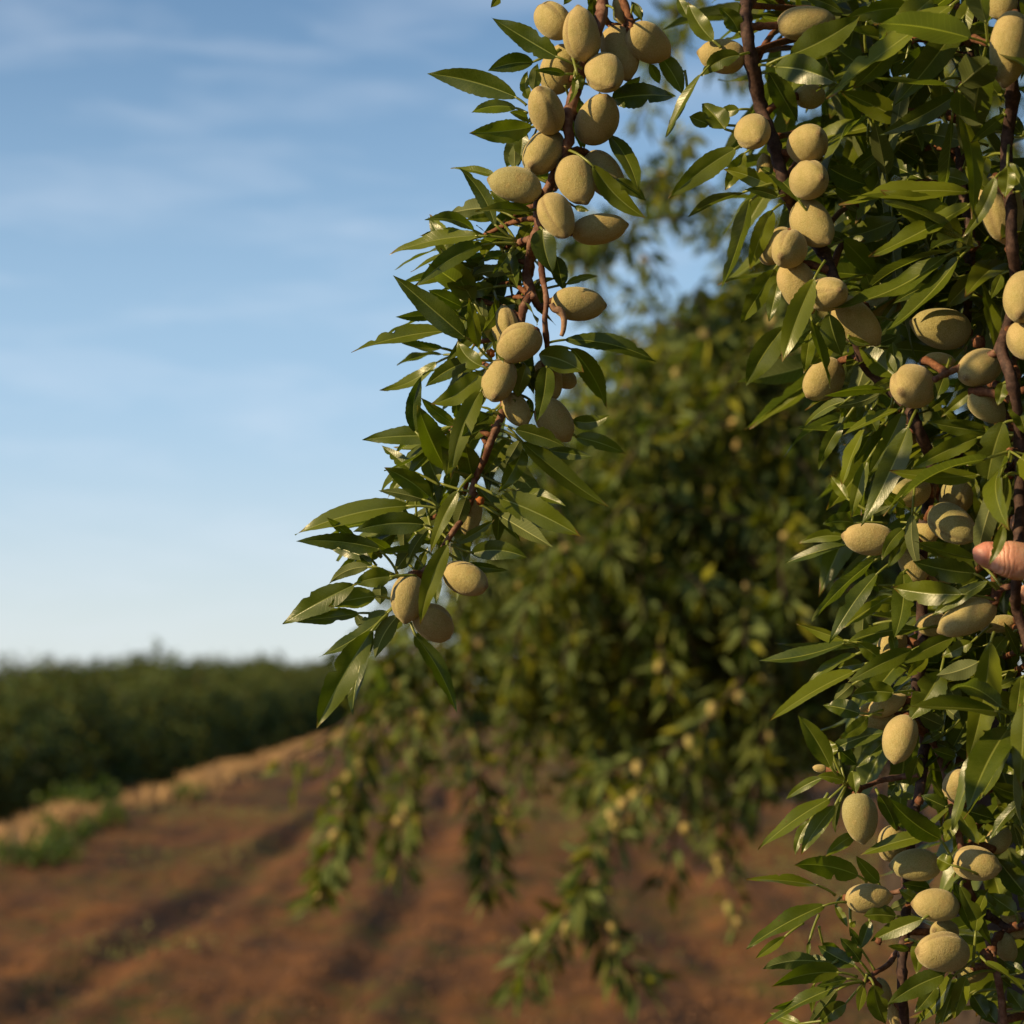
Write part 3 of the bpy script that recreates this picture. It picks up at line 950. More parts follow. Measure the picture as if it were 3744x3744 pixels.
tag(obj('soil_clods', mesh('soil_clods', vs, fs, smooth=False), M_CLOD), 'loose red-brown clods and crumbs of earth scattered over the orchard floor', 'soil', kind='stuff')

# ------------------------------------------------------------------ cheap leaves for blurred plants
def quick_leaf(vs, fs, p, d, n, L0, W0, fold=0.3):
    n = n - d * n.dot(d)
    n = n.normalized() if n.length > 1e-5 else d.orthogonal().normalized()
    s = d.cross(n); k = len(vs); m_ = p + d * L0 * 0.45; dr = n * (-fold * W0 * 0.5)
    vs += [p, m_ + s * W0 * 0.5, m_ + dr, m_ - s * W0 * 0.5, p + d * L0 + dr * 0.8 + V((0, 0, -0.12 * L0))]
    fs += [(k, k + 2, k + 1), (k, k + 3, k + 2), (k + 1, k + 2, k + 4), (k + 2, k + 3, k + 4)]
def rdir(r):
    while True:
        v = V((r.uniform(-1, 1), r.uniform(-1, 1), r.uniform(-1, 1)))
        if 0.1 < v.length < 1: return v.normalized()

# weeds: one thing each
WEEDS = [(60, 1640, 0.30, 'low dark green weed clump at the left edge below the bank'), (125, 1600, 0.34, 'leafy green weed clump just right of the one at the left edge'),
         (150, 1530, 0.42, 'dark spindly weed standing on the bank crest at far left'), (215, 1560, 0.30, 'yellow-green bushy weed on the dry grass bank'),
         (355, 1512, 0.28, 'small dark green weed in the middle of the dry grass bank'), (480, 1432, 0.75, 'tall olive weed bush on the far part of the bank'),
         (95, 1625, 0.26, 'small pale-tipped weed between two leafy clumps below the bank')]
def ground_at(px, py):
    for d in np.arange(8, 110, 0.25):
        p = P(px * 3744 / 1932, py * 3744 / 1932, d)
        if p.z <= height(p.x, p.y): return p
    return P(px * 3744 / 1932, py * 3744 / 1932, 60)
for i, (px, py, h, lab) in enumerate(WEEDS):
    p = ground_at(px, py); p.z = height(p.x, p.y); rr = random.Random(40 + i)
    e = empty('weed', p); tag(e, lab, 'weed', 'weeds along the dirt bank')
    vs = []; fs = []; tv = []; tf = []
    for k in range(16):
        dv = V((rr.gauss(0, .45), rr.gauss(0, .45), 1)).normalized(); ln = h * rr.uniform(0.5, 1.0)
        q = V((rr.gauss(0, h * .35), rr.gauss(0, h * .35), 0)); tube([q, q + dv * ln * .5, q + dv * ln], [.008, .006, .003], 4, tv, tf)
        for j in range(12):
            t = rr.uniform(.15, 1); dd = (rdir(rr) + V((0, 0, .4))).normalized()
            quick_leaf(vs, fs, q + dv * ln * t, dd, rdir(rr), h * rr.uniform(.18, .34), h * rr.uniform(.07, .13))
    o = obj('foliage', mesh('foliage', vs, fs, smooth=False), M_WEED, e, p); o['kind'] = 'stuff'
    obj('stem', mesh('stem', tv, tf), M_WEED, e, p)

# ------------------------------------------------------------------ orchard rows beyond the bank
def orchard_meshes(seed):
    r = random.Random(seed); vs = []; fs = []
    lobes = [(V((0, 0, 3.1)), 2.0, 1.7)] + [(V((r.uniform(-1.5, 1.5), r.uniform(-1.7, 1.7), r.uniform(1.3, 4.1))), r.uniform(0.8, 1.3), r.uniform(0.8, 1.25)) for _ in range(12)]
    for k in range(7000):
        c, ra, rb = lobes[r.randrange(len(lobes))]; dv = rdir(r); q = (0.55 + 0.45 * r.random() ** 0.5) * (1 + 0.12 * noise.noise(dv * 3 + c))
        p = c + V((dv.x * ra, dv.y * ra, dv.z * rb)) * q
        if p.z < 0.35: continue
        quick_leaf(vs, fs, p, (rdir(r) + dv * 0.7).normalized(), dv + rdir(r) * 0.8, r.uniform(.16, .30), r.uniform(.07, .12))
    for k in range(16):            # upright shoots that break the outline
        c, ra, rb = lobes[r.randrange(len(lobes))]
        if c.z < 2.6: continue
        b = c + V((r.uniform(-.5, .5) * ra, r.uniform(-.5, .5) * ra, rb * 0.8)); dv = V((r.gauss(0, .25), r.gauss(0, .25), 1)).normalized(); ln = r.uniform(.4, .85)
        for j in range(26):
            t = r.random(); quick_leaf(vs, fs, b + dv * ln * t + rdir(r) * .08, (rdir(r) + dv).normalized(), rdir(r), r.uniform(.14, .24), .07)
    tv, tf = [], []
    tube([V((0, 0, -0.3)), V((0.03, 0, 0.6)), V((0, .05, 1.1))], [.17, .14, .13], 8, tv, tf)
    for k in range(5):
        a = k * 1.256 + r.random(); tube([V((0, .03, 1.0)), V((math.cos(a) * .6, math.sin(a) * .6, 2.0)), V((math.cos(a) * 1.1, math.sin(a) * 1.1, 3.4))], [.09, .06, .03], 6, tv, tf)
    return mesh('crown', vs, fs, smooth=False), mesh('trunk', tv, tf)
OM = [orchard_meshes(100 + i) for i in range(4)]
r = random.Random(21)
for row, (rx, y0, step) in enumerate(((-12.2, 43, 3.3), (-17.5, 62, 4.6), (-23.5, 84, 5.0))):
    y = y0; k = 0
    while y < (215, 190, 170)[row]:
        cx, cy = rx + r.uniform(-.35, .35), y + r.uniform(-.5, .5); cm, tm = OM[r.randrange(4)]
        p = V((cx, cy, height(cx, cy) - 0.05)); e = empty('orchard_tree', p); e.rotation_euler = (0, 0, r.uniform(0, 6.28))
        s = r.uniform(.90, 1.07) * (1.0 if row == 0 else 1.03); e.scale = (s, s, s)
        front = row == 0
        tag(e, ('dark bushy almond tree in the front orchard row beyond the grassy bank' if front else 'almond tree crown showing in the orchard rows behind the front row'), 'tree',
            'trees of the front orchard row' if front else 'trees of the orchard rows behind')
        for nm, me_, mt in (('crown', cm, M_HEDGE), ('trunk', tm, M_TRUNK)):
            if not me_.materials: me_.materials.append(mt)
            o = bpy.data.objects.new(nm, me_); COL.objects.link(o); o.parent = e
        y += step * r.uniform(.9, 1.1); k += 1

# ------------------------------------------------------------------ blurred almond tree behind, with hanging branches
def F(x, y, d): return P(x * 3744 / 1932.0, y * 3744 / 1932.0, d)
def bg_almond_mesh(seed):
    rr = random.Random(seed); return almond_mesh(V((0, 0, -1)), V((0, -1, 0)), 0.026, 0.037, rr.uniform(0, 360), rr, 10, 8)
BGA = [bg_almond_mesh(i) for i in range(4)]
for m_ in BGA: m_.name = 'almond_small'; m_.materials.append(M_ALM_BG)
def bg_leaf_mesh(seed):
    rr = random.Random(seed)
    return leaf_mesh(V((0, 0, 0)), V((0, 0, -0.078)), 0.021, V((0, -1, 0)), V((0, rr.uniform(-.006, .006), 0)), 0.4, 0.08, 0.3, 0, None, 6, rr, V((0, 0, 0)))
BGL = [bg_leaf_mesh(50 + i) for i in range(4)]
for m_ in BGL: m_.name = 'leaf_small'; m_.materials.append(M_LEAF_BG)
def spray(path, r, per, lv, lf, almonds, pa, leafobjs=None):
    """leaves and almonds along a path; leaves go to lv/lf or to leafobjs as transforms"""
    for i in range(len(path) - 1):
        p, q = path[i], path[i + 1]; ax = (q - p).normalized(); n = max(1, int((q - p).length / per))
        for j in range(n):
            b = p.lerp(q, (j + r.random()) / n); out_ = rdir(r); out_ = (out_ - ax * out_.dot(ax)).normalized()
            if r.random() < 0.75: d = (out_ * r.uniform(.6, 1.2) + ax * .5 + V((0, 0, -.45))).normalized()
            else: d = (out_ + V((0, 0, .3))).normalized()
            L0 = r.uniform(.050, .088)
            if leafobjs is not None: leafobjs.append((b + out_ * r.uniform(.008, .03), d, L0 * 1.08 / .078, r.uniform(0, 6.28)))
            else: quick_leaf(lv, lf, b + out_ * .012, d, (V((0, 0, .8)) + rdir(r) * 1.8), L0, L0 * r.uniform(.24, .34))
        if r.random() < pa:
            out_ = rdir(r); out_.z = -abs(out_.z) * .3; almonds.append((p + out_.normalized() * r.uniform(.018, .03), (rdir(r) + V((0, 0, -.7))).normalized(), r.uniform(.9, 1.1)))
def droop(p, d, ln, r, g_=0.35, step=0.06):
    out = [p.copy()]; d = d.normalized()
    for i in range(max(2, int(ln / step))):
        d = (d + V((r.gauss(0, .09), r.gauss(0, .09), -g_ * .3 + r.gauss(0, .06)))).normalized(); out.append(out[-1] + d * step)
    return out
def put(name, me, parent, p, d, s, roll):
    o = bpy.data.objects.new(name, me); COL.objects.link(o); o.parent = parent; o.location = p - wloc(parent)
    q = V((0, 0, -1)).rotation_difference(d); o.rotation_mode = 'QUATERNION'
    from mathutils import Quaternion
    o.rotation_quaternion = Quaternion(d, roll) @ q; o.scale = (s, s, s); return o
def back_tree(base, limbs, blobs, strands, label, seed, nalm=280):
    r = random.Random(seed); root = empty('almond_tree', base); tag(root, label, 'tree')
    tv, tf = [], []
    tube(smooth_path([base + V((0, 0, -.2)), base + V((.02, 0, .5)), base + V((0, .05, 1.0)), base + V((-.03, .05, 1.25))]), [.15 - .002 * i for i in range(16)], 10, tv, tf, lump=.1)
    obj('trunk', mesh('trunk', [v - base for v in tv], tf), M_TRUNK, root, base)
    for lp in limbs:
        lv, lf = [], []; pth = smooth_path([base + V((0, .03, 1.1))] + lp); n = len(pth)
        tube(pth, [.07 * (1 - .72 * i / (n - 1)) for i in range(n)], 8, lv, lf, lump=.1)
        obj('limb', mesh('limb', [v - base for v in lv], lf), M_TRUNK, root, base)
    lv, lf, kv, kf, alm = [], [], [], [], []
    for (cx, cy, rx, ry, d0, d1, n) in blobs:
        for _ in range(int(n * 2.1)):
            while True:
                u, v = r.uniform(-1, 1), r.uniform(-1, 1)
                if u * u + v * v < 1: break
            p = F(cx + u * rx, cy + v * ry, r.uniform(d0, d1)); ln = min(r.uniform(.28, .6), .0032 * max(rx, ry) + .08)
            p.z += ln * .42
            pth = droop(p, V((r.uniform(-.5, .4), r.uniform(-.6, .5), r.uniform(-.6, .3))), ln, r)
            tube(pth, [.004] * len(pth), 4, kv, kf); spray(pth, r, .0058, lv, lf, alm, .13)
    o = obj('foliage', mesh('foliage', [v - base for v in lv], lf, smooth=False), M_LEAF_BG, root, base); o['kind'] = 'stuff'
    o = obj('twigs', mesh('twigs', [v - base for v in kv], kf), M_TRUNK, root, base); o.name = 'twig'; o['kind'] = 'stuff'
    nleaf = 0
    for st in strands:
        d_ = st[0]; pts_ = smooth_path([F(x, y, d_ + .03 * math.sin(i * 2.1)) for i, (x, y) in enumerate(st[1])], 4)
        tv, tf = [], []; tube(pts_, [.0055 - .003 * i / len(pts_) for i in range(len(pts_))], 5, tv, tf)
        hb = obj('hanging_branch', mesh('hanging_branch', [v - pts_[0] for v in tv], tf), M_TWIG_DK, root, pts_[0])
        lo, al = [], []; spray(pts_, r, st[2], None, None, al, st[3], lo)
        for (p, dd, s, ro) in lo[: max(0, 300 - nleaf)]: put('leaf', BGL[r.randrange(4)], hb, p, dd, s, ro)
        if len(lo) > max(0, 300 - nleaf):
            xv, xf = [], []
            for (p, dd, s, ro) in lo[max(0, 300 - nleaf):]: quick_leaf(xv, xf, p - pts_[0], dd, V((0, 0, .8)) + rdir(r), s * .078, s * .022)
            o = obj('leaf_cluster', mesh('leaf_cluster', xv, xf, smooth=False), M_LEAF_BG, hb, pts_[0]); o['kind'] = 'stuff'
        nleaf += len(lo)
        for (p, dd, s) in al: put('almond', BGA[r.randrange(4)], hb, p, dd, s * 1.18, 0)
    alm.sort(key=lambda a: a[0].y)
    for (p, dd, s) in alm[:nalm]: put('almond', BGA[r.randrange(4)], root, p, dd, s, 0)
    if len(alm) > nalm:
        av, af = [], []; src = BGA[0]; sv = [v.co.copy() for v in src.vertices]; sf = [tuple(p.vertices) for p in src.polygons]
        for (p, dd, s) in alm[nalm:]:
            q = V((0, 0, -1)).rotation_difference(dd); k = len(av); av += [q @ (v * s) + p - base for v in sv]; af += [tuple(i + k for i in f_) for f_ in sf]
        o = obj('almond_fruit', mesh('almond_fruit', av, af), M_ALM_BG, root, base); o['kind'] = 'stuff'
    return root
base1 = V((1.55, 7.0, 0)); base1.z = height(1.55, 7.0)
back_tree(base1,
    [[V((1.2, 6.8, 1.9)), V((.75, 6.6, 2.35)), V((.45, 6.5, 2.6))], [V((1.1, 6.9, 1.55)), V((.6, 6.7, 1.95)), V((.2, 6.5, 2.15))], [V((1.6, 6.9, 2.0)), V((1.4, 6.8, 2.9)), V((1.2, 6.7, 3.4))],
     [V((2.0, 7.2, 1.9)), V((2.4, 7.3, 2.5)), V((2.8, 7.5, 2.7))], [V((1.5, 7.6, 1.8)), V((1.2, 8.1, 2.3)), V((1.0, 8.5, 2.4))]],
    [(1150, 500, 60, 40, 5.8, 6.8, 5), (1290, 400, 60, 40, 5.8, 6.8, 4), (1310, 150, 50, 100, 5.8, 7, 2), (1520, 600, 150, 150, 5.8, 7.8, 22), (1370, 790, 210, 120, 5.6, 7.8, 42),
     (1240, 980, 230, 140, 5.6, 9.0, 66), (1340, 1150, 360, 160, 5.6, 9.0, 88), (1000, 1160, 120, 60, 5.6, 7.0, 14), (1750, 700, 250, 560, 6, 8, 80), (1120, 1320, 280, 80, 6.2, 8.2, 38), (1280, 1420, 200, 50, 6.0, 7.5, 14), (1520, 1290, 240, 120, 6, 8, 34),
     (760, 1290, 40, 30, 5.6, 6.4, 3)],
    [(5.7, [(800, 1200), (740, 1290), (690, 1400), (655, 1520), (625, 1620), (598, 1705)], .0030, .6),
     (5.9, [(850, 1180), (800, 1280), (770, 1400), (765, 1500), (750, 1590), (748, 1640)], .0032, .6),
     (5.8, [(900, 1200), (880, 1300), (885, 1420), (905, 1520), (920, 1610), (925, 1690)], .0030, .6),
     (5.2, [(1230, 1480), (1160, 1560), (1110, 1640), (1080, 1720), (1020, 1790), (975, 1885)], .0029, .45),
     (5.25, [(1110, 1650), (1135, 1730), (1160, 1800), (1225, 1865)], .0029, .6),
     (5.5, [(1400, 1280), (1290, 1400), (1180, 1450), (1080, 1480)], .006, .3),
     (6.0, [(1340, 1350), (1300, 1450), (1275, 1560), (1255, 1655), (1215, 1670)], .009, .5),
     (6.4, [(1440, 1450), (1380, 1580), (1372, 1660), (1405, 1755)], .012, .5),
     (6.8, [(1040, 1300), (1020, 1420), (1010, 1530)], .012, .3),
     (5.4, [(680, 1330), (640, 1420), (613, 1520)], .05, .0),
     (5.6, [(700, 1330), (600, 1400), (545, 1430), (565, 1480)], .035, .0),
     (5.8, [(1450, 1250), (1440, 1380), (1420, 1520)], .007, .5)],
    'out of focus almond tree behind the sharp branches, trailing long fruiting branches', 77)
base2 = V((2.35, 13.0, 0)); base2.z = height(2.35, 13)
back_tree(base2, [[V((1.2, 12.8, 2.0)), V((.6, 12.6, 2.8))], [V((2.0, 13.2, 2.0)), V((2.6, 13.2, 2.8))], [V((1.7, 12.6, 2.1)), V((1.5, 12.2, 3.0))]],
    [(1250, 1220, 330, 130, 11.5, 14, 60), (1450, 1000, 300, 200, 11.5, 14.5, 60), (1080, 1340, 60, 60, 12, 14, 8), (1330, 1380, 150, 50, 12, 14, 16)], [],
    'small far almond tree seen under the blurred tree, next in its row', 78, 60)
base3 = V((1.8, 22.0, 0)); base3.z = height(1.8, 22)
for k, yy in enumerate((21.0, 28.0, 36.0)):
    cm, tm = OM[k]; e = empty('orchard_tree', (2.3, yy, height(2.3, yy))); e.scale = (.72, .72, .72)
    tag(e, ('third', 'fourth', 'fifth')[k] + ' tree back in the near row, mostly hidden by the blurred hanging foliage', 'tree', 'trees further back in the near row')
    for nm, me_ in (('crown', cm), ('trunk', tm)):
        o = bpy.data.objects.new(nm, me_); COL.objects.link(o); o.parent = e

# ------------------------------------------------------------------ the sharp foreground branches
ROOT = {}
LABELS = {'A': 'leftmost almond branch hanging against the blue sky, sharply focused with thick fruit clusters',
          'B': 'long dark-stemmed almond branch hanging down the middle of the right-hand leaf mass',
          'C': 'almond branch at the right edge held by the hand, closest to the viewer'}
STEM3 = {}
for key, lst in STEMS.items():
    p0 = P(*lst[0][0][0]); root = empty('almond_branch', p0); tag(root, LABELS[key], 'branch', 'fruiting almond branches in the foreground'); ROOT[key] = root; STEM3[key] = []
    for si, (pts, r0, r1, mt) in enumerate(lst):
        pth = smooth_path([P(*q) for q in pts], 6); n = len(pth); rs = []
        for i in range(n):
            t = i / (n - 1); rr_ = r0 + (r1 - r0) * t; rr_ *= 1 + 0.30 * max(0, noise.noise(pth[i] * 45)) ** 1.0 + (0.18 if i % 9 == 0 else 0); rs.append(rr_)
        vs, fs = tube([q - p0 for q in pth], rs, 12, lump=.24)
        obj('stem' if si == 0 else 'twig', mesh('stem', vs, fs), M_TWIG_DK if mt == 'd' else M_TWIG, root, p0)
        STEM3[key] += [(q, si) for q in pth]
def scr(p):   # source pixel of a point
    v = p - C0; d = v.dot(FW); return 1872 + 7800 * v.dot(RT) / d, 1872 - 7800 * v.dot(UP) / d, d
STEM2 = {k: [(q, *scr(q)) for q, _ in v] for k, v in STEM3.items()}
def nearest(sx, sy, keys):
    best = None
    for k in keys:
        for (q, x, y, d) in STEM2[k]:
            e = (x - sx) ** 2 + (y - sy) ** 2
            if best is None or e < best[0]: best = (e, k, q, d)
    return best
leaf_count = {'A': 0, 'B': 0, 'C': 0}; extra = {k: ([], [], []) for k in 'ABC'}
SPURS = []
def add_leaf(key, B, T, Wd, n, bend_v, pet, fold, rr, notch=0, twist=0.0):
    me = leaf_mesh(B, T, Wd, n, bend_v, fold, rr.uniform(.03, .08), twist, notch, pet, 26, rr)
    if leaf_count[key] < 298:
        obj('leaf', me, M_LEAF, ROOT[key], B); leaf_count[key] += 1
    else:
        vs, fs, uvs = extra[key]; k = len(vs); o_ = B - ROOT[key].location; vs += [v.co + o_ for v in me.vertices]; fs += [tuple(i + k for i in p.vertices) for p in me.polygons]
        uu = {}
        for lp, u in zip(me.loops, me.uv_layers[0].data): uu[lp.vertex_index] = tuple(u.uv)
        uvs += [uu[i] for i in range(len(me.vertices))]; bpy.data.meshes.remove(me)
rl = random.Random(5)
for z, txt in LEAF.items():
    k_ = Z[z][2] / 1932.0
    for line in txt.split('\n'):
        f = line.split(); bx, by, tx, ty, wd, bend = map(float, f[:6]); side = f[6]; dz = float(f[7])
        if wd <= 0: continue
        s1 = S(z, bx, by); s2 = S(z, tx, ty)
        e, key, q, sd = nearest(*s1, 'A' if z <= 3 else ('B' if (z == 4 and bx < 900) or (z == 5 and bx < 900) else ('B' if z == 7 and bx < 1250 else 'BC')))
        if z == 7: key = 'B'; e, key, q, sd = nearest(*s1, 'B')
        d0 = (1.50 if key != 'C' else 1.43) if z < 4 or dz > -4 else 1.47
        if z >= 4: d0 = sd * 0.5 + 1.48 * 0.5
        db = d0 + dz / 100.0
        mpp = db / 7800.0; L2 = math.hypot(s1[0] - s2[0], s1[1] - s2[1]) * mpp; Wm = wd * k_ * mpp
        Lmax = 0.098; tilt = 0.0
        if L2 < 0.05 and dz > -6: tilt = rl.uniform(-.9, .9)
        else: tilt = rl.uniform(-.32, .32)
        dt = db + L2 * math.tan(tilt) * .8
        B = P(*s1, db); T = P(*s2, dt); ax = (T - B).normalized(); L3 = (T - B).length
        Wr = max(Wm, 0.215 * L3) * rl.uniform(1.0, 1.12)
        n = orient_normal(ax, (B + T) / 2, 1.06 * Wm / Wr, side, rl)
        ds = V((s2[0] - s1[0], s2[1] - s1[1], 0)).normalized(); lh = V((ds.y, -ds.x, 0))   # left-hand side on screen (y down)
        bend_v = (RT * lh.x - UP * lh.y) * bend * k_ * mpp + FW * rl.uniform(-.06, .04) * L3
        if len(f) > 8: ps = S(z, float(f[8]), float(f[9])); pet = P(*ps, db + .3 * (sd - db))
        else:
            dq = q - B; ln = dq.length
            if ln < 0.004: pet = B - ax * .01
            else: pet = B + (dq.normalized() * .55 - ax * .6).normalized() * min(ln, rl.uniform(.014, .026)) if ln > .03 else q
        add_leaf(key, B, T, Wr, n, bend_v, pet, rl.uniform(.22, .50), rl, rl.choice((0, 0, 0, 1, 2)), rl.uniform(-.5, .5))
# leaves deeper inside the right-hand mass, in whorls on short spurs
def left_edge(sy): return np.interp(sy, [0, 500, 900, 1300, 1700, 2100, 2600, 3000, 3744], [2860, 2930, 3060, 3130, 3200, 3230, 3250, 3380, 3400])
rf = random.Random(11); nfill = 0
FIXED = [(3700, 2330, 1.53), (3640, 2420, 1.55), (3600, 2220, 1.56), (3720, 2450, 1.5), (3690, 1720, 1.54), (3700, 950, 1.5), (3560, 1500, 1.56), (3440, 2250, 1.6), (3720, 2080, 1.56), (3610, 160, 1.39), (3715, 2620, 1.40), (3690, 1650, 1.40), (3500, 330, 1.44), (3560, 900, 1.45), (3330, 150, 1.5), (3250, 700, 1.52), (3180, 420, 1.55)]
NF = len(FIXED)
while nfill < 84 + 40:
    sy = rf.uniform(-250, 3900); sx = rf.uniform(2850, 4050)
    if nfill < NF: sx, sy = FIXED[nfill][:2]
    elif sx < left_edge(sy) or (sy > 2850 and rf.random() < .5): continue
    e, key, q, sd = nearest(sx, sy, 'BC'); dep = 1.50 + rf.uniform(.045, .26) if nfill >= NF else FIXED[nfill][2]
    c = P(sx, sy, dep)
    nfill += 1
    for j in range(rf.randint(4, 7)):
        dv = (rdir(rf) + V((-.35, -.25, -.45))).normalized(); L3 = rf.uniform(.055, .095)
        B = c + dv * rf.uniform(.012, .022); T = B + dv * L3 + V((0, 0, -.012)); ax = (T - B).normalized()
        n = V((rf.gauss(0, .6), rf.gauss(0, .6), 1)); n = (n - ax * n.dot(ax)).normalized()
        add_leaf(key, B, T, L3 * rf.uniform(.22, .30), n, n * rf.uniform(-.01, .012), c, rf.uniform(.2, .5), rf, rf.choice((0, 0, 1)), rf.uniform(-.5, .5))
    SPURS.append((key, c + (q - c) * min(1, .22 / max(.01, (q - c).length)), c, .0021))
SA = [q for q, si in STEM3['A'] if si == 0]
for i in range(20):
    q = SA[int(len(SA) * (.36 + .52 * (i + rf.random()) / 20.0)) - 1]; c = q + RT * rf.uniform(-.042, .006) + UP * rf.uniform(-.02, .02) + FW * rf.uniform(.022, .05)
    for j in range(rf.randint(3, 5)):
        dv = (rdir(rf) * V((1, .45, 1)).length * .6 + V((-.45, .1, -.35))).normalized(); L3 = rf.uniform(.042, .060)
        B = c + dv * rf.uniform(.010, .018); T = B + dv * L3 + V((0, 0, -.008)); ax = (T - B).normalized()
        n = V((rf.gauss(0, .7), rf.gauss(-.4, .6), .8)); n = (n - ax * n.dot(ax)).normalized()
        add_leaf('A', B, T, L3 * rf.uniform(.24, .32), n, n * rf.uniform(-.008, .01), c, rf.uniform(.2, .5), rf, rf.choice((0, 0, 1)), rf.uniform(-.5, .5))
    SPURS.append(('A', q, c, .0016))
for k, (vs, fs, uvs) in extra.items():
    if vs: o = obj('foliage', mesh('foliage', vs, fs, uvs), M_LEAF, ROOT[k], ROOT[k].location); o['kind'] = 'stuff'
# almonds
ra = random.Random(9)
for z, txt in ALM.items():
    k_ = Z[z][2] / 1932.0
    for line in txt.split('\n'):
        f = line.split(); cx, cy, La, Wa, an = map(float, f[:5]); sgn = {'+': 1, '-': -1, '0': 0}[f[5]]; dz = float(f[6]); gr = ra.uniform(80, 280) if f[7] == 'x' else float(f[7])
        s = S(z, cx, cy); e, key, q, sd = nearest(*s, 'A' if z <= 3 else ('B' if z == 7 or (z == 4 and cx < 1200) else 'BC'))
        d0 = 1.50 if z <= 3 else sd * .5 + 1.48 * .5
        d = d0 + dz / 100; W = Wa * k_ * d / 7800; Lp = La * k_ * d / 7800; q_ = 1.42
        if Lp / W >= q_: th = 0; Lr = Lp
        else: Lr = q_ * W; th = math.acos(math.sqrt(max(0.0, ((Lp / W) ** 2 - 1) / (q_ ** 2 - 1))))
        if sgn == 0: th = min(th, .9) * ra.choice((1, -1)); 
        else: th *= sgn
        a = rad(an); c = P(*s, d); view = (C0 - c).normalized()
        ax = ((RT * math.cos(a) + UP * math.sin(a)) * math.cos(th) + view * math.sin(th)).normalized()
        if abs(th) < .2 and ra.random() < .5: pass
        me = almond_mesh(ax, view, W, Lr, gr, ra)
        obj('almond', me, M_ALM, ROOT[key], c)
        foot = c - ax * Lr * .47
        dq = q - foot
        if dq.length < .06: SPURS.append((key, q, foot, .0026))
        else: SPURS.append((key, foot + dq.normalized() * .03, foot, .0022))
for (key, a, b, r0) in SPURS:
    mid = (a + b) / 2 + rdir(ra) * (a - b).length * .12 + V((0, 0, .1)) * (a - b).length
    pth = [a * (1 - t) ** 2 + mid * 2 * t * (1 - t) + b * t * t for t in (0, .15, .3, .45, .6, .75, .9, 1)]
    vs, fs = tube([p - a for p in pth], [r0 * (1 + .45 * (i % 2) * ra.random()) * (1.25 if i == 0 else 1) for i in range(8)], 8, lump=.2)
    obj('spur', mesh('spur', vs, fs), M_SPUR, ROOT[key], a)
# shrivelled stalk and gum on the left branch
st = [P(*S(2, x, y), 1.475) for x, y in ((1312, 500), (1330, 530), (1368, 545), (1388, 590), (1385, 650), (1372, 690))]
vs, fs = tube([p - st[0] for p in smooth_path(st)], [.0022 + .0012 * min(1, i / 8) - .00008 * i for i in range(len(smooth_path(st)))], 10, lump=.1)
o = obj('fruit_stalk', mesh('fruit_stalk', vs, fs), M_STALK, ROOT['A'], st[0]); o['label'] = 'curled bare pinkish stalk'
for (z, x, y, s_) in ((2, 955, 792, .0032), (2, 895, 1660, .0030), (7, 1000, 1400, .0024), (5, 1640, 440, .0048), (7, 1690, 1500, .005), (7, 1260, 500, .003)):
    c = P(*S(z, x, y), 1.49 if z == 2 else 1.47); vs, fs = [], []
    nu, nv = 12, 8
    for i in range(nv + 1):
        for j in range(nu):
            th, ph = math.pi * i / nv, 2 * math.pi * j / nu; d = V((math.sin(th) * math.cos(ph), math.sin(th) * math.sin(ph), math.cos(th)))
            vs.append(d * s_ * (1 + .5 * noise.noise(d * 2.4 + c * 50)))
    for i in range(nv):
        for j in range(nu): a0 = i * nu + j; a1 = i * nu + (j + 1) % nu; fs.append((a0, a0 + nu, a1 + nu, a1))
    obj('gum_bead' if z == 2 else 'bud_scale', mesh('gum_bead', vs, fs), M_GUM if z == 2 else M_SPUR, ROOT['A' if z == 2 else ('C' if z == 5 else 'B')], c)

# ------------------------------------------------------------------ unseen tree carrying the sharp branches, its crown added to block sky fill
r = random.Random(31); tb = V((2.25, 1.3, height(2.25, 1.3))); root = empty('almond_tree', tb)
tag(root, 'unseen near almond tree just outside the right and top edges, carrying the sharp branches, its crown added to block sky light', 'tree')
tv, tf = [], []; tube(smooth_path([tb + V((0, 0, -.2)), tb + V((.03, 0, .5)), tb + V((0, .04, 1.1))]), [.13] * 11, 12, tv, tf, lump=.1)
obj('trunk', mesh('trunk', [v - tb for v in tv], tf), M_TRUNK, root, tb)
tops = [ROOT[k].location.copy() for k in 'ABC'] + [P(*STEMS['C'][1][0][0])]
hub = tb + V((0, .04, 1.05))
for t_ in tops + [V((3.2, .6, 3.6)), V((3.0, 2.6, 3.4)), V((1.6, -.3, 3.5)), V((1.2, 3.6, 3.9)), V((3.6, 1.5, 2.6))]:
    lift = V((0, 0, .55)); pth = smooth_path([hub, hub.lerp(t_, .35) + lift, hub.lerp(t_, .75) + lift * .8, t_ + (t_ - hub) * .001]); n = len(pth)
    lv, lf = [], []; tube(pth, [.055 * (1 - .90 * i / (n - 1)) for i in range(n)], 9, lv, lf, lump=.1)
    obj('limb', mesh('limb', [v - tb for v in lv], lf), M_TRUNK, root, tb)
def hidden(p, mg=420):
    v = p - C0; d = v.dot(FW)
    if d <= .05: return v.length > .45
    x, y = 1872 + 7800 * v.dot(RT) / d, 1872 - 7800 * v.dot(UP) / d
    mg = mg * max(1, 1.5 / d)
    return not (-mg < x < 3744 + mg and -mg < y < 3744 + mg)
def sunlit(p):        # leaves out of the shafts of low sun that reach the branches
    for q in ((-.25, 1.5, 1.25), (0, 1.5, 1.6), (.1, 1.5, 1.9), (.35, 1.5, 1.3), (.4, 1.5, 1.7), (.4, 1.5, 2.0), (.3, 1.5, 1.0)):
        w_ = p - V(q); a = w_.dot(TO_SUN)
        if a > 0 and (w_ - TO_SUN * a).length < .16: return True
    return False
lv, lf, n = [], [], 0
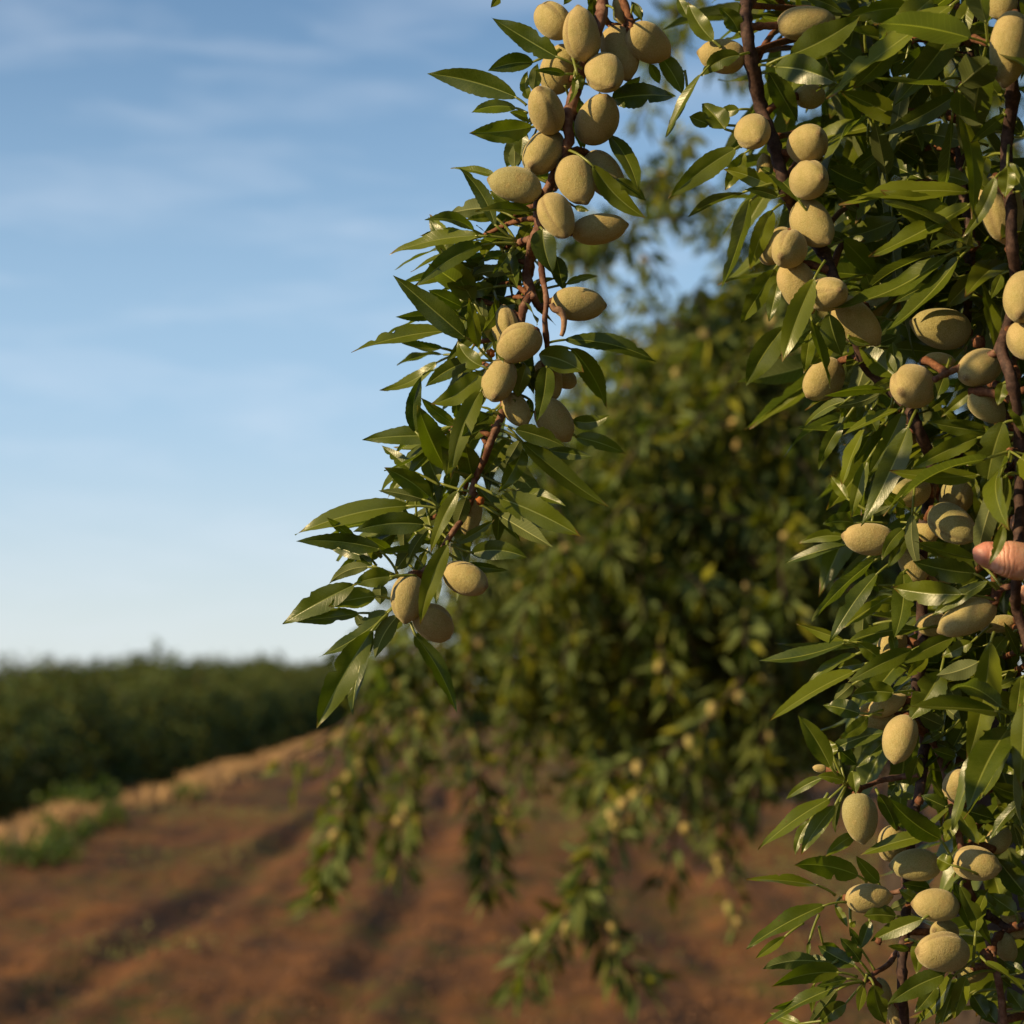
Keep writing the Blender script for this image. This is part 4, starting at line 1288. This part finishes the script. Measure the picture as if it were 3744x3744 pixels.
while n < 24000:
    dv = rdir(r); q = V((2.0, 1.4, 2.35)) + V((dv.x * 2.3, dv.y * 2.4, dv.z * 1.75)) * r.random() ** .4
    if q.z < .55 or not hidden(q) or (q.x < .25 and q.z < 2.25) or sunlit(q): continue
    quick_leaf(lv, lf, q - tb, (rdir(r) + V((0, 0, -.5))).normalized(), rdir(r) + V((0, 0, .8)), r.uniform(.10, .15), r.uniform(.034, .048)); n += 1
kv, kf, alm = [], [], []
for (qx, qy, s_) in ((.24, 1.48, .92),):  # unseen strand added toward the sun to throw dapple shadows on the branches
    h_ = V((qx, qy, 0)) + TO_SUN * s_; top = 2.75 + .1 * r.random()
    pth = droop(V((h_.x, h_.y, top)), V((r.uniform(-.1, .1), r.uniform(-.1, .1), -1)), r.uniform(1.0, 1.35), r, .9)
    tube(pth, [.003] * len(pth), 5, kv, kf)
    sv, sf = [], []; spray(pth, r, .026, sv, sf, alm, .5)
    for i in range(0, len(sv), 5):
        if all(hidden(V(v), 130) for v in sv[i:i + 5]): k = len(lv); lv += [v - tb for v in sv[i:i + 5]]; lf += [(k, k + 2, k + 1), (k, k + 3, k + 2), (k + 1, k + 2, k + 4), (k + 2, k + 3, k + 4)]
    a = pth[0]; tube(smooth_path([hub.lerp(V((.8, 1.3, 2.9)), .6), V((.8, 1.2, 2.85)), a + V((.1, 0, .08)), a]), [.012] * 5 + [.008] * 6 + [.005] * 5, 6, kv, kf)
obj('twig', mesh('twig', [v - tb for v in kv], kf), M_TRUNK, root, tb)
for (p, dd, s_) in alm:
    if hidden(p, 160): put('almond', BGA[r.randrange(4)], root, p, dd, s_, 0)
o = obj('foliage', mesh('foliage', lv, lf, smooth=False), M_LEAF_BG, root, tb); o['kind'] = 'stuff'

# ------------------------------------------------------------------ the hand that holds the right branch
m, nt, out = newmat('skin')
n1 = noise_(nt, 60, 3, .55); n2 = noise_(nt, 900, 2, .6)
c = mixc(nt, mrange(nt, n1, .35, .68), (0.54, 0.32, 0.22), (0.46, 0.20, 0.14))
b = N(nt, 'ShaderNodeBsdfPrincipled'); b.inputs['Roughness'].default_value = .5
b.inputs['Subsurface Weight'].default_value = .35; b.inputs['Subsurface Radius'].default_value = (.012, .004, .002); b.inputs['Subsurface Scale'].default_value = .35
tcs = N(nt, 'ShaderNodeTexCoord'); sps = N(nt, 'ShaderNodeSeparateXYZ'); nt.links.new(tcs.outputs['Object'], sps.inputs[0])
TX = (P(*S(6, 1606, 386), 1.366) - P(*S(6, 3150, 650), 1.46)).x; CX = (P(*S(6, 1765, 420), 1.362) - P(*S(6, 3150, 650), 1.46)).x
dtip = math_(nt, 'SUBTRACT', sps.outputs[0], TX); c = mixc(nt, mrange(nt, dtip, 0.004, 0.026, 0.65, 0.0), c, (0.42, 0.16, 0.11))
dcr = math_(nt, 'ADD', math_(nt, 'SUBTRACT', sps.outputs[0], CX), math_(nt, 'MULTIPLY', math_(nt, 'SUBTRACT', n1, 0.5), 0.008))
env = mrange(nt, math_(nt, 'ABSOLUTE', dcr), 0.0, 0.009, 1.0, 0.0)
wr = math_(nt, 'MULTIPLY', env, math_(nt, 'POWER', math_(nt, 'ABSOLUTE', math_(nt, 'SINE', math_(nt, 'MULTIPLY', dcr, 900.0))), 0.4))
c = mixc(nt, math_(nt, 'MULTIPLY', math_(nt, 'SUBTRACT', env, wr), 0.5), c, (0.40, 0.12, 0.07))
hsk = math_(nt, 'ADD', math_(nt, 'MULTIPLY', n2, .15), math_(nt, 'ADD', math_(nt, 'MULTIPLY', wr, 0.9), math_(nt, 'MULTIPLY', noise_(nt, 260, 3, .6), .5)))
nt.links.new(c, b.inputs['Base Color']); nt.links.new(bump(nt, hsk, .7, .0012), b.inputs['Normal']); nt.links.new(b.outputs[0], out.inputs[0]); M_SKIN = m
def sz(x, y, d): return P(*S(6, x, y), d)
NODES = []; EDGES = []
def chain(parent, pts):
    k = parent
    for (p, r_) in pts: NODES.append((p, r_)); EDGES.append((k, len(NODES) - 1)); k = len(NODES) - 1
    return k
NODES.append((sz(3150, 650, 1.46), (.030, .024)))                       # wrist (root)
palm = chain(0, [(sz(2850, 600, 1.455), (.033, .024)), (sz(2620, 520, 1.455), (.036, .022)), (sz(2430, 450, 1.46), (.034, .020))])
chain(0, [(sz(3700, 800, 1.50), (.033, .029)), (sz(4700, 1100, 1.58), (.043, .040)), (sz(5600, 1400, 1.66), (.048, .046))])
chain(1, [(sz(2520, 640, 1.405), (.020, .018)), (sz(2260, 520, 1.372), (.0150, .0150)), (sz(2060, 462, 1.36), (.0122, .0125)), (sz(1975, 446, 1.358), (.0118, .0120)), (sz(1880, 436, 1.352), (.0134, .0134)), (sz(1800, 428, 1.354), (.0124, .0118)), (sz(1755, 420, 1.362), (.0096, .0098)), (sz(1690, 402, 1.362), (.0108, .0088)), (sz(1642, 396, 1.364), (.0092, .0070)), (sz(1604, 398, 1.366), (.0056, .0042))])
for (mx_, my_, q) in ((2330, 300, 0), (2330, 470, 1), (2360, 640, 2), (2400, 790, 3)):
    r0 = (.0098, .0098, .0094, .0084)[q]; y_ = (180, 420, 640, 830)[q]
    chain(palm, [(sz(mx_, my_, 1.470), (r0 * 1.2, r0 * 1.2)), (sz(mx_ - 170, (my_ + y_) / 2, 1.492), (r0, r0)), (sz(2010 + 12 * q, y_, 1.498), (r0 * .98, r0 * .98)), (sz(1940 + 22 * q, y_ + 8, 1.482), (r0 * .9, r0 * .9)), (sz(1908 + 26 * q, y_ + 18, 1.458), (r0 * .84, r0 * .84)), (sz(1918 + 26 * q, y_ + 26, 1.440), (r0 * .68, r0 * .68))])
o0 = NODES[0][0]
me = bpy.data.meshes.new('hand'); me.from_pydata([tuple(p - o0) for p, _ in NODES], EDGES, []); me.materials.append(M_SKIN)
ho = bpy.data.objects.new('person', me); COL.objects.link(ho); ho.location = o0
sk = ho.modifiers.new('skin', 'SKIN'); sk.use_smooth_shade = True
for i, (_, r_) in enumerate(NODES): me.skin_vertices[0].data[i].radius = r_
me.skin_vertices[0].data[0].use_root = True
sb = ho.modifiers.new('subdiv', 'SUBSURF'); sb.levels = 2; sb.render_levels = 3
dt = bpy.data.textures.new('flesh', 'CLOUDS'); dt.noise_scale = .016; dm = ho.modifiers.new('uneven', 'DISPLACE'); dm.texture = dt; dm.texture_coords = 'LOCAL'; dm.strength = .0032; dm.mid_level = .5
tag(ho, 'hand of a person reaching in from the right, thumb pressed on the branch', 'person')
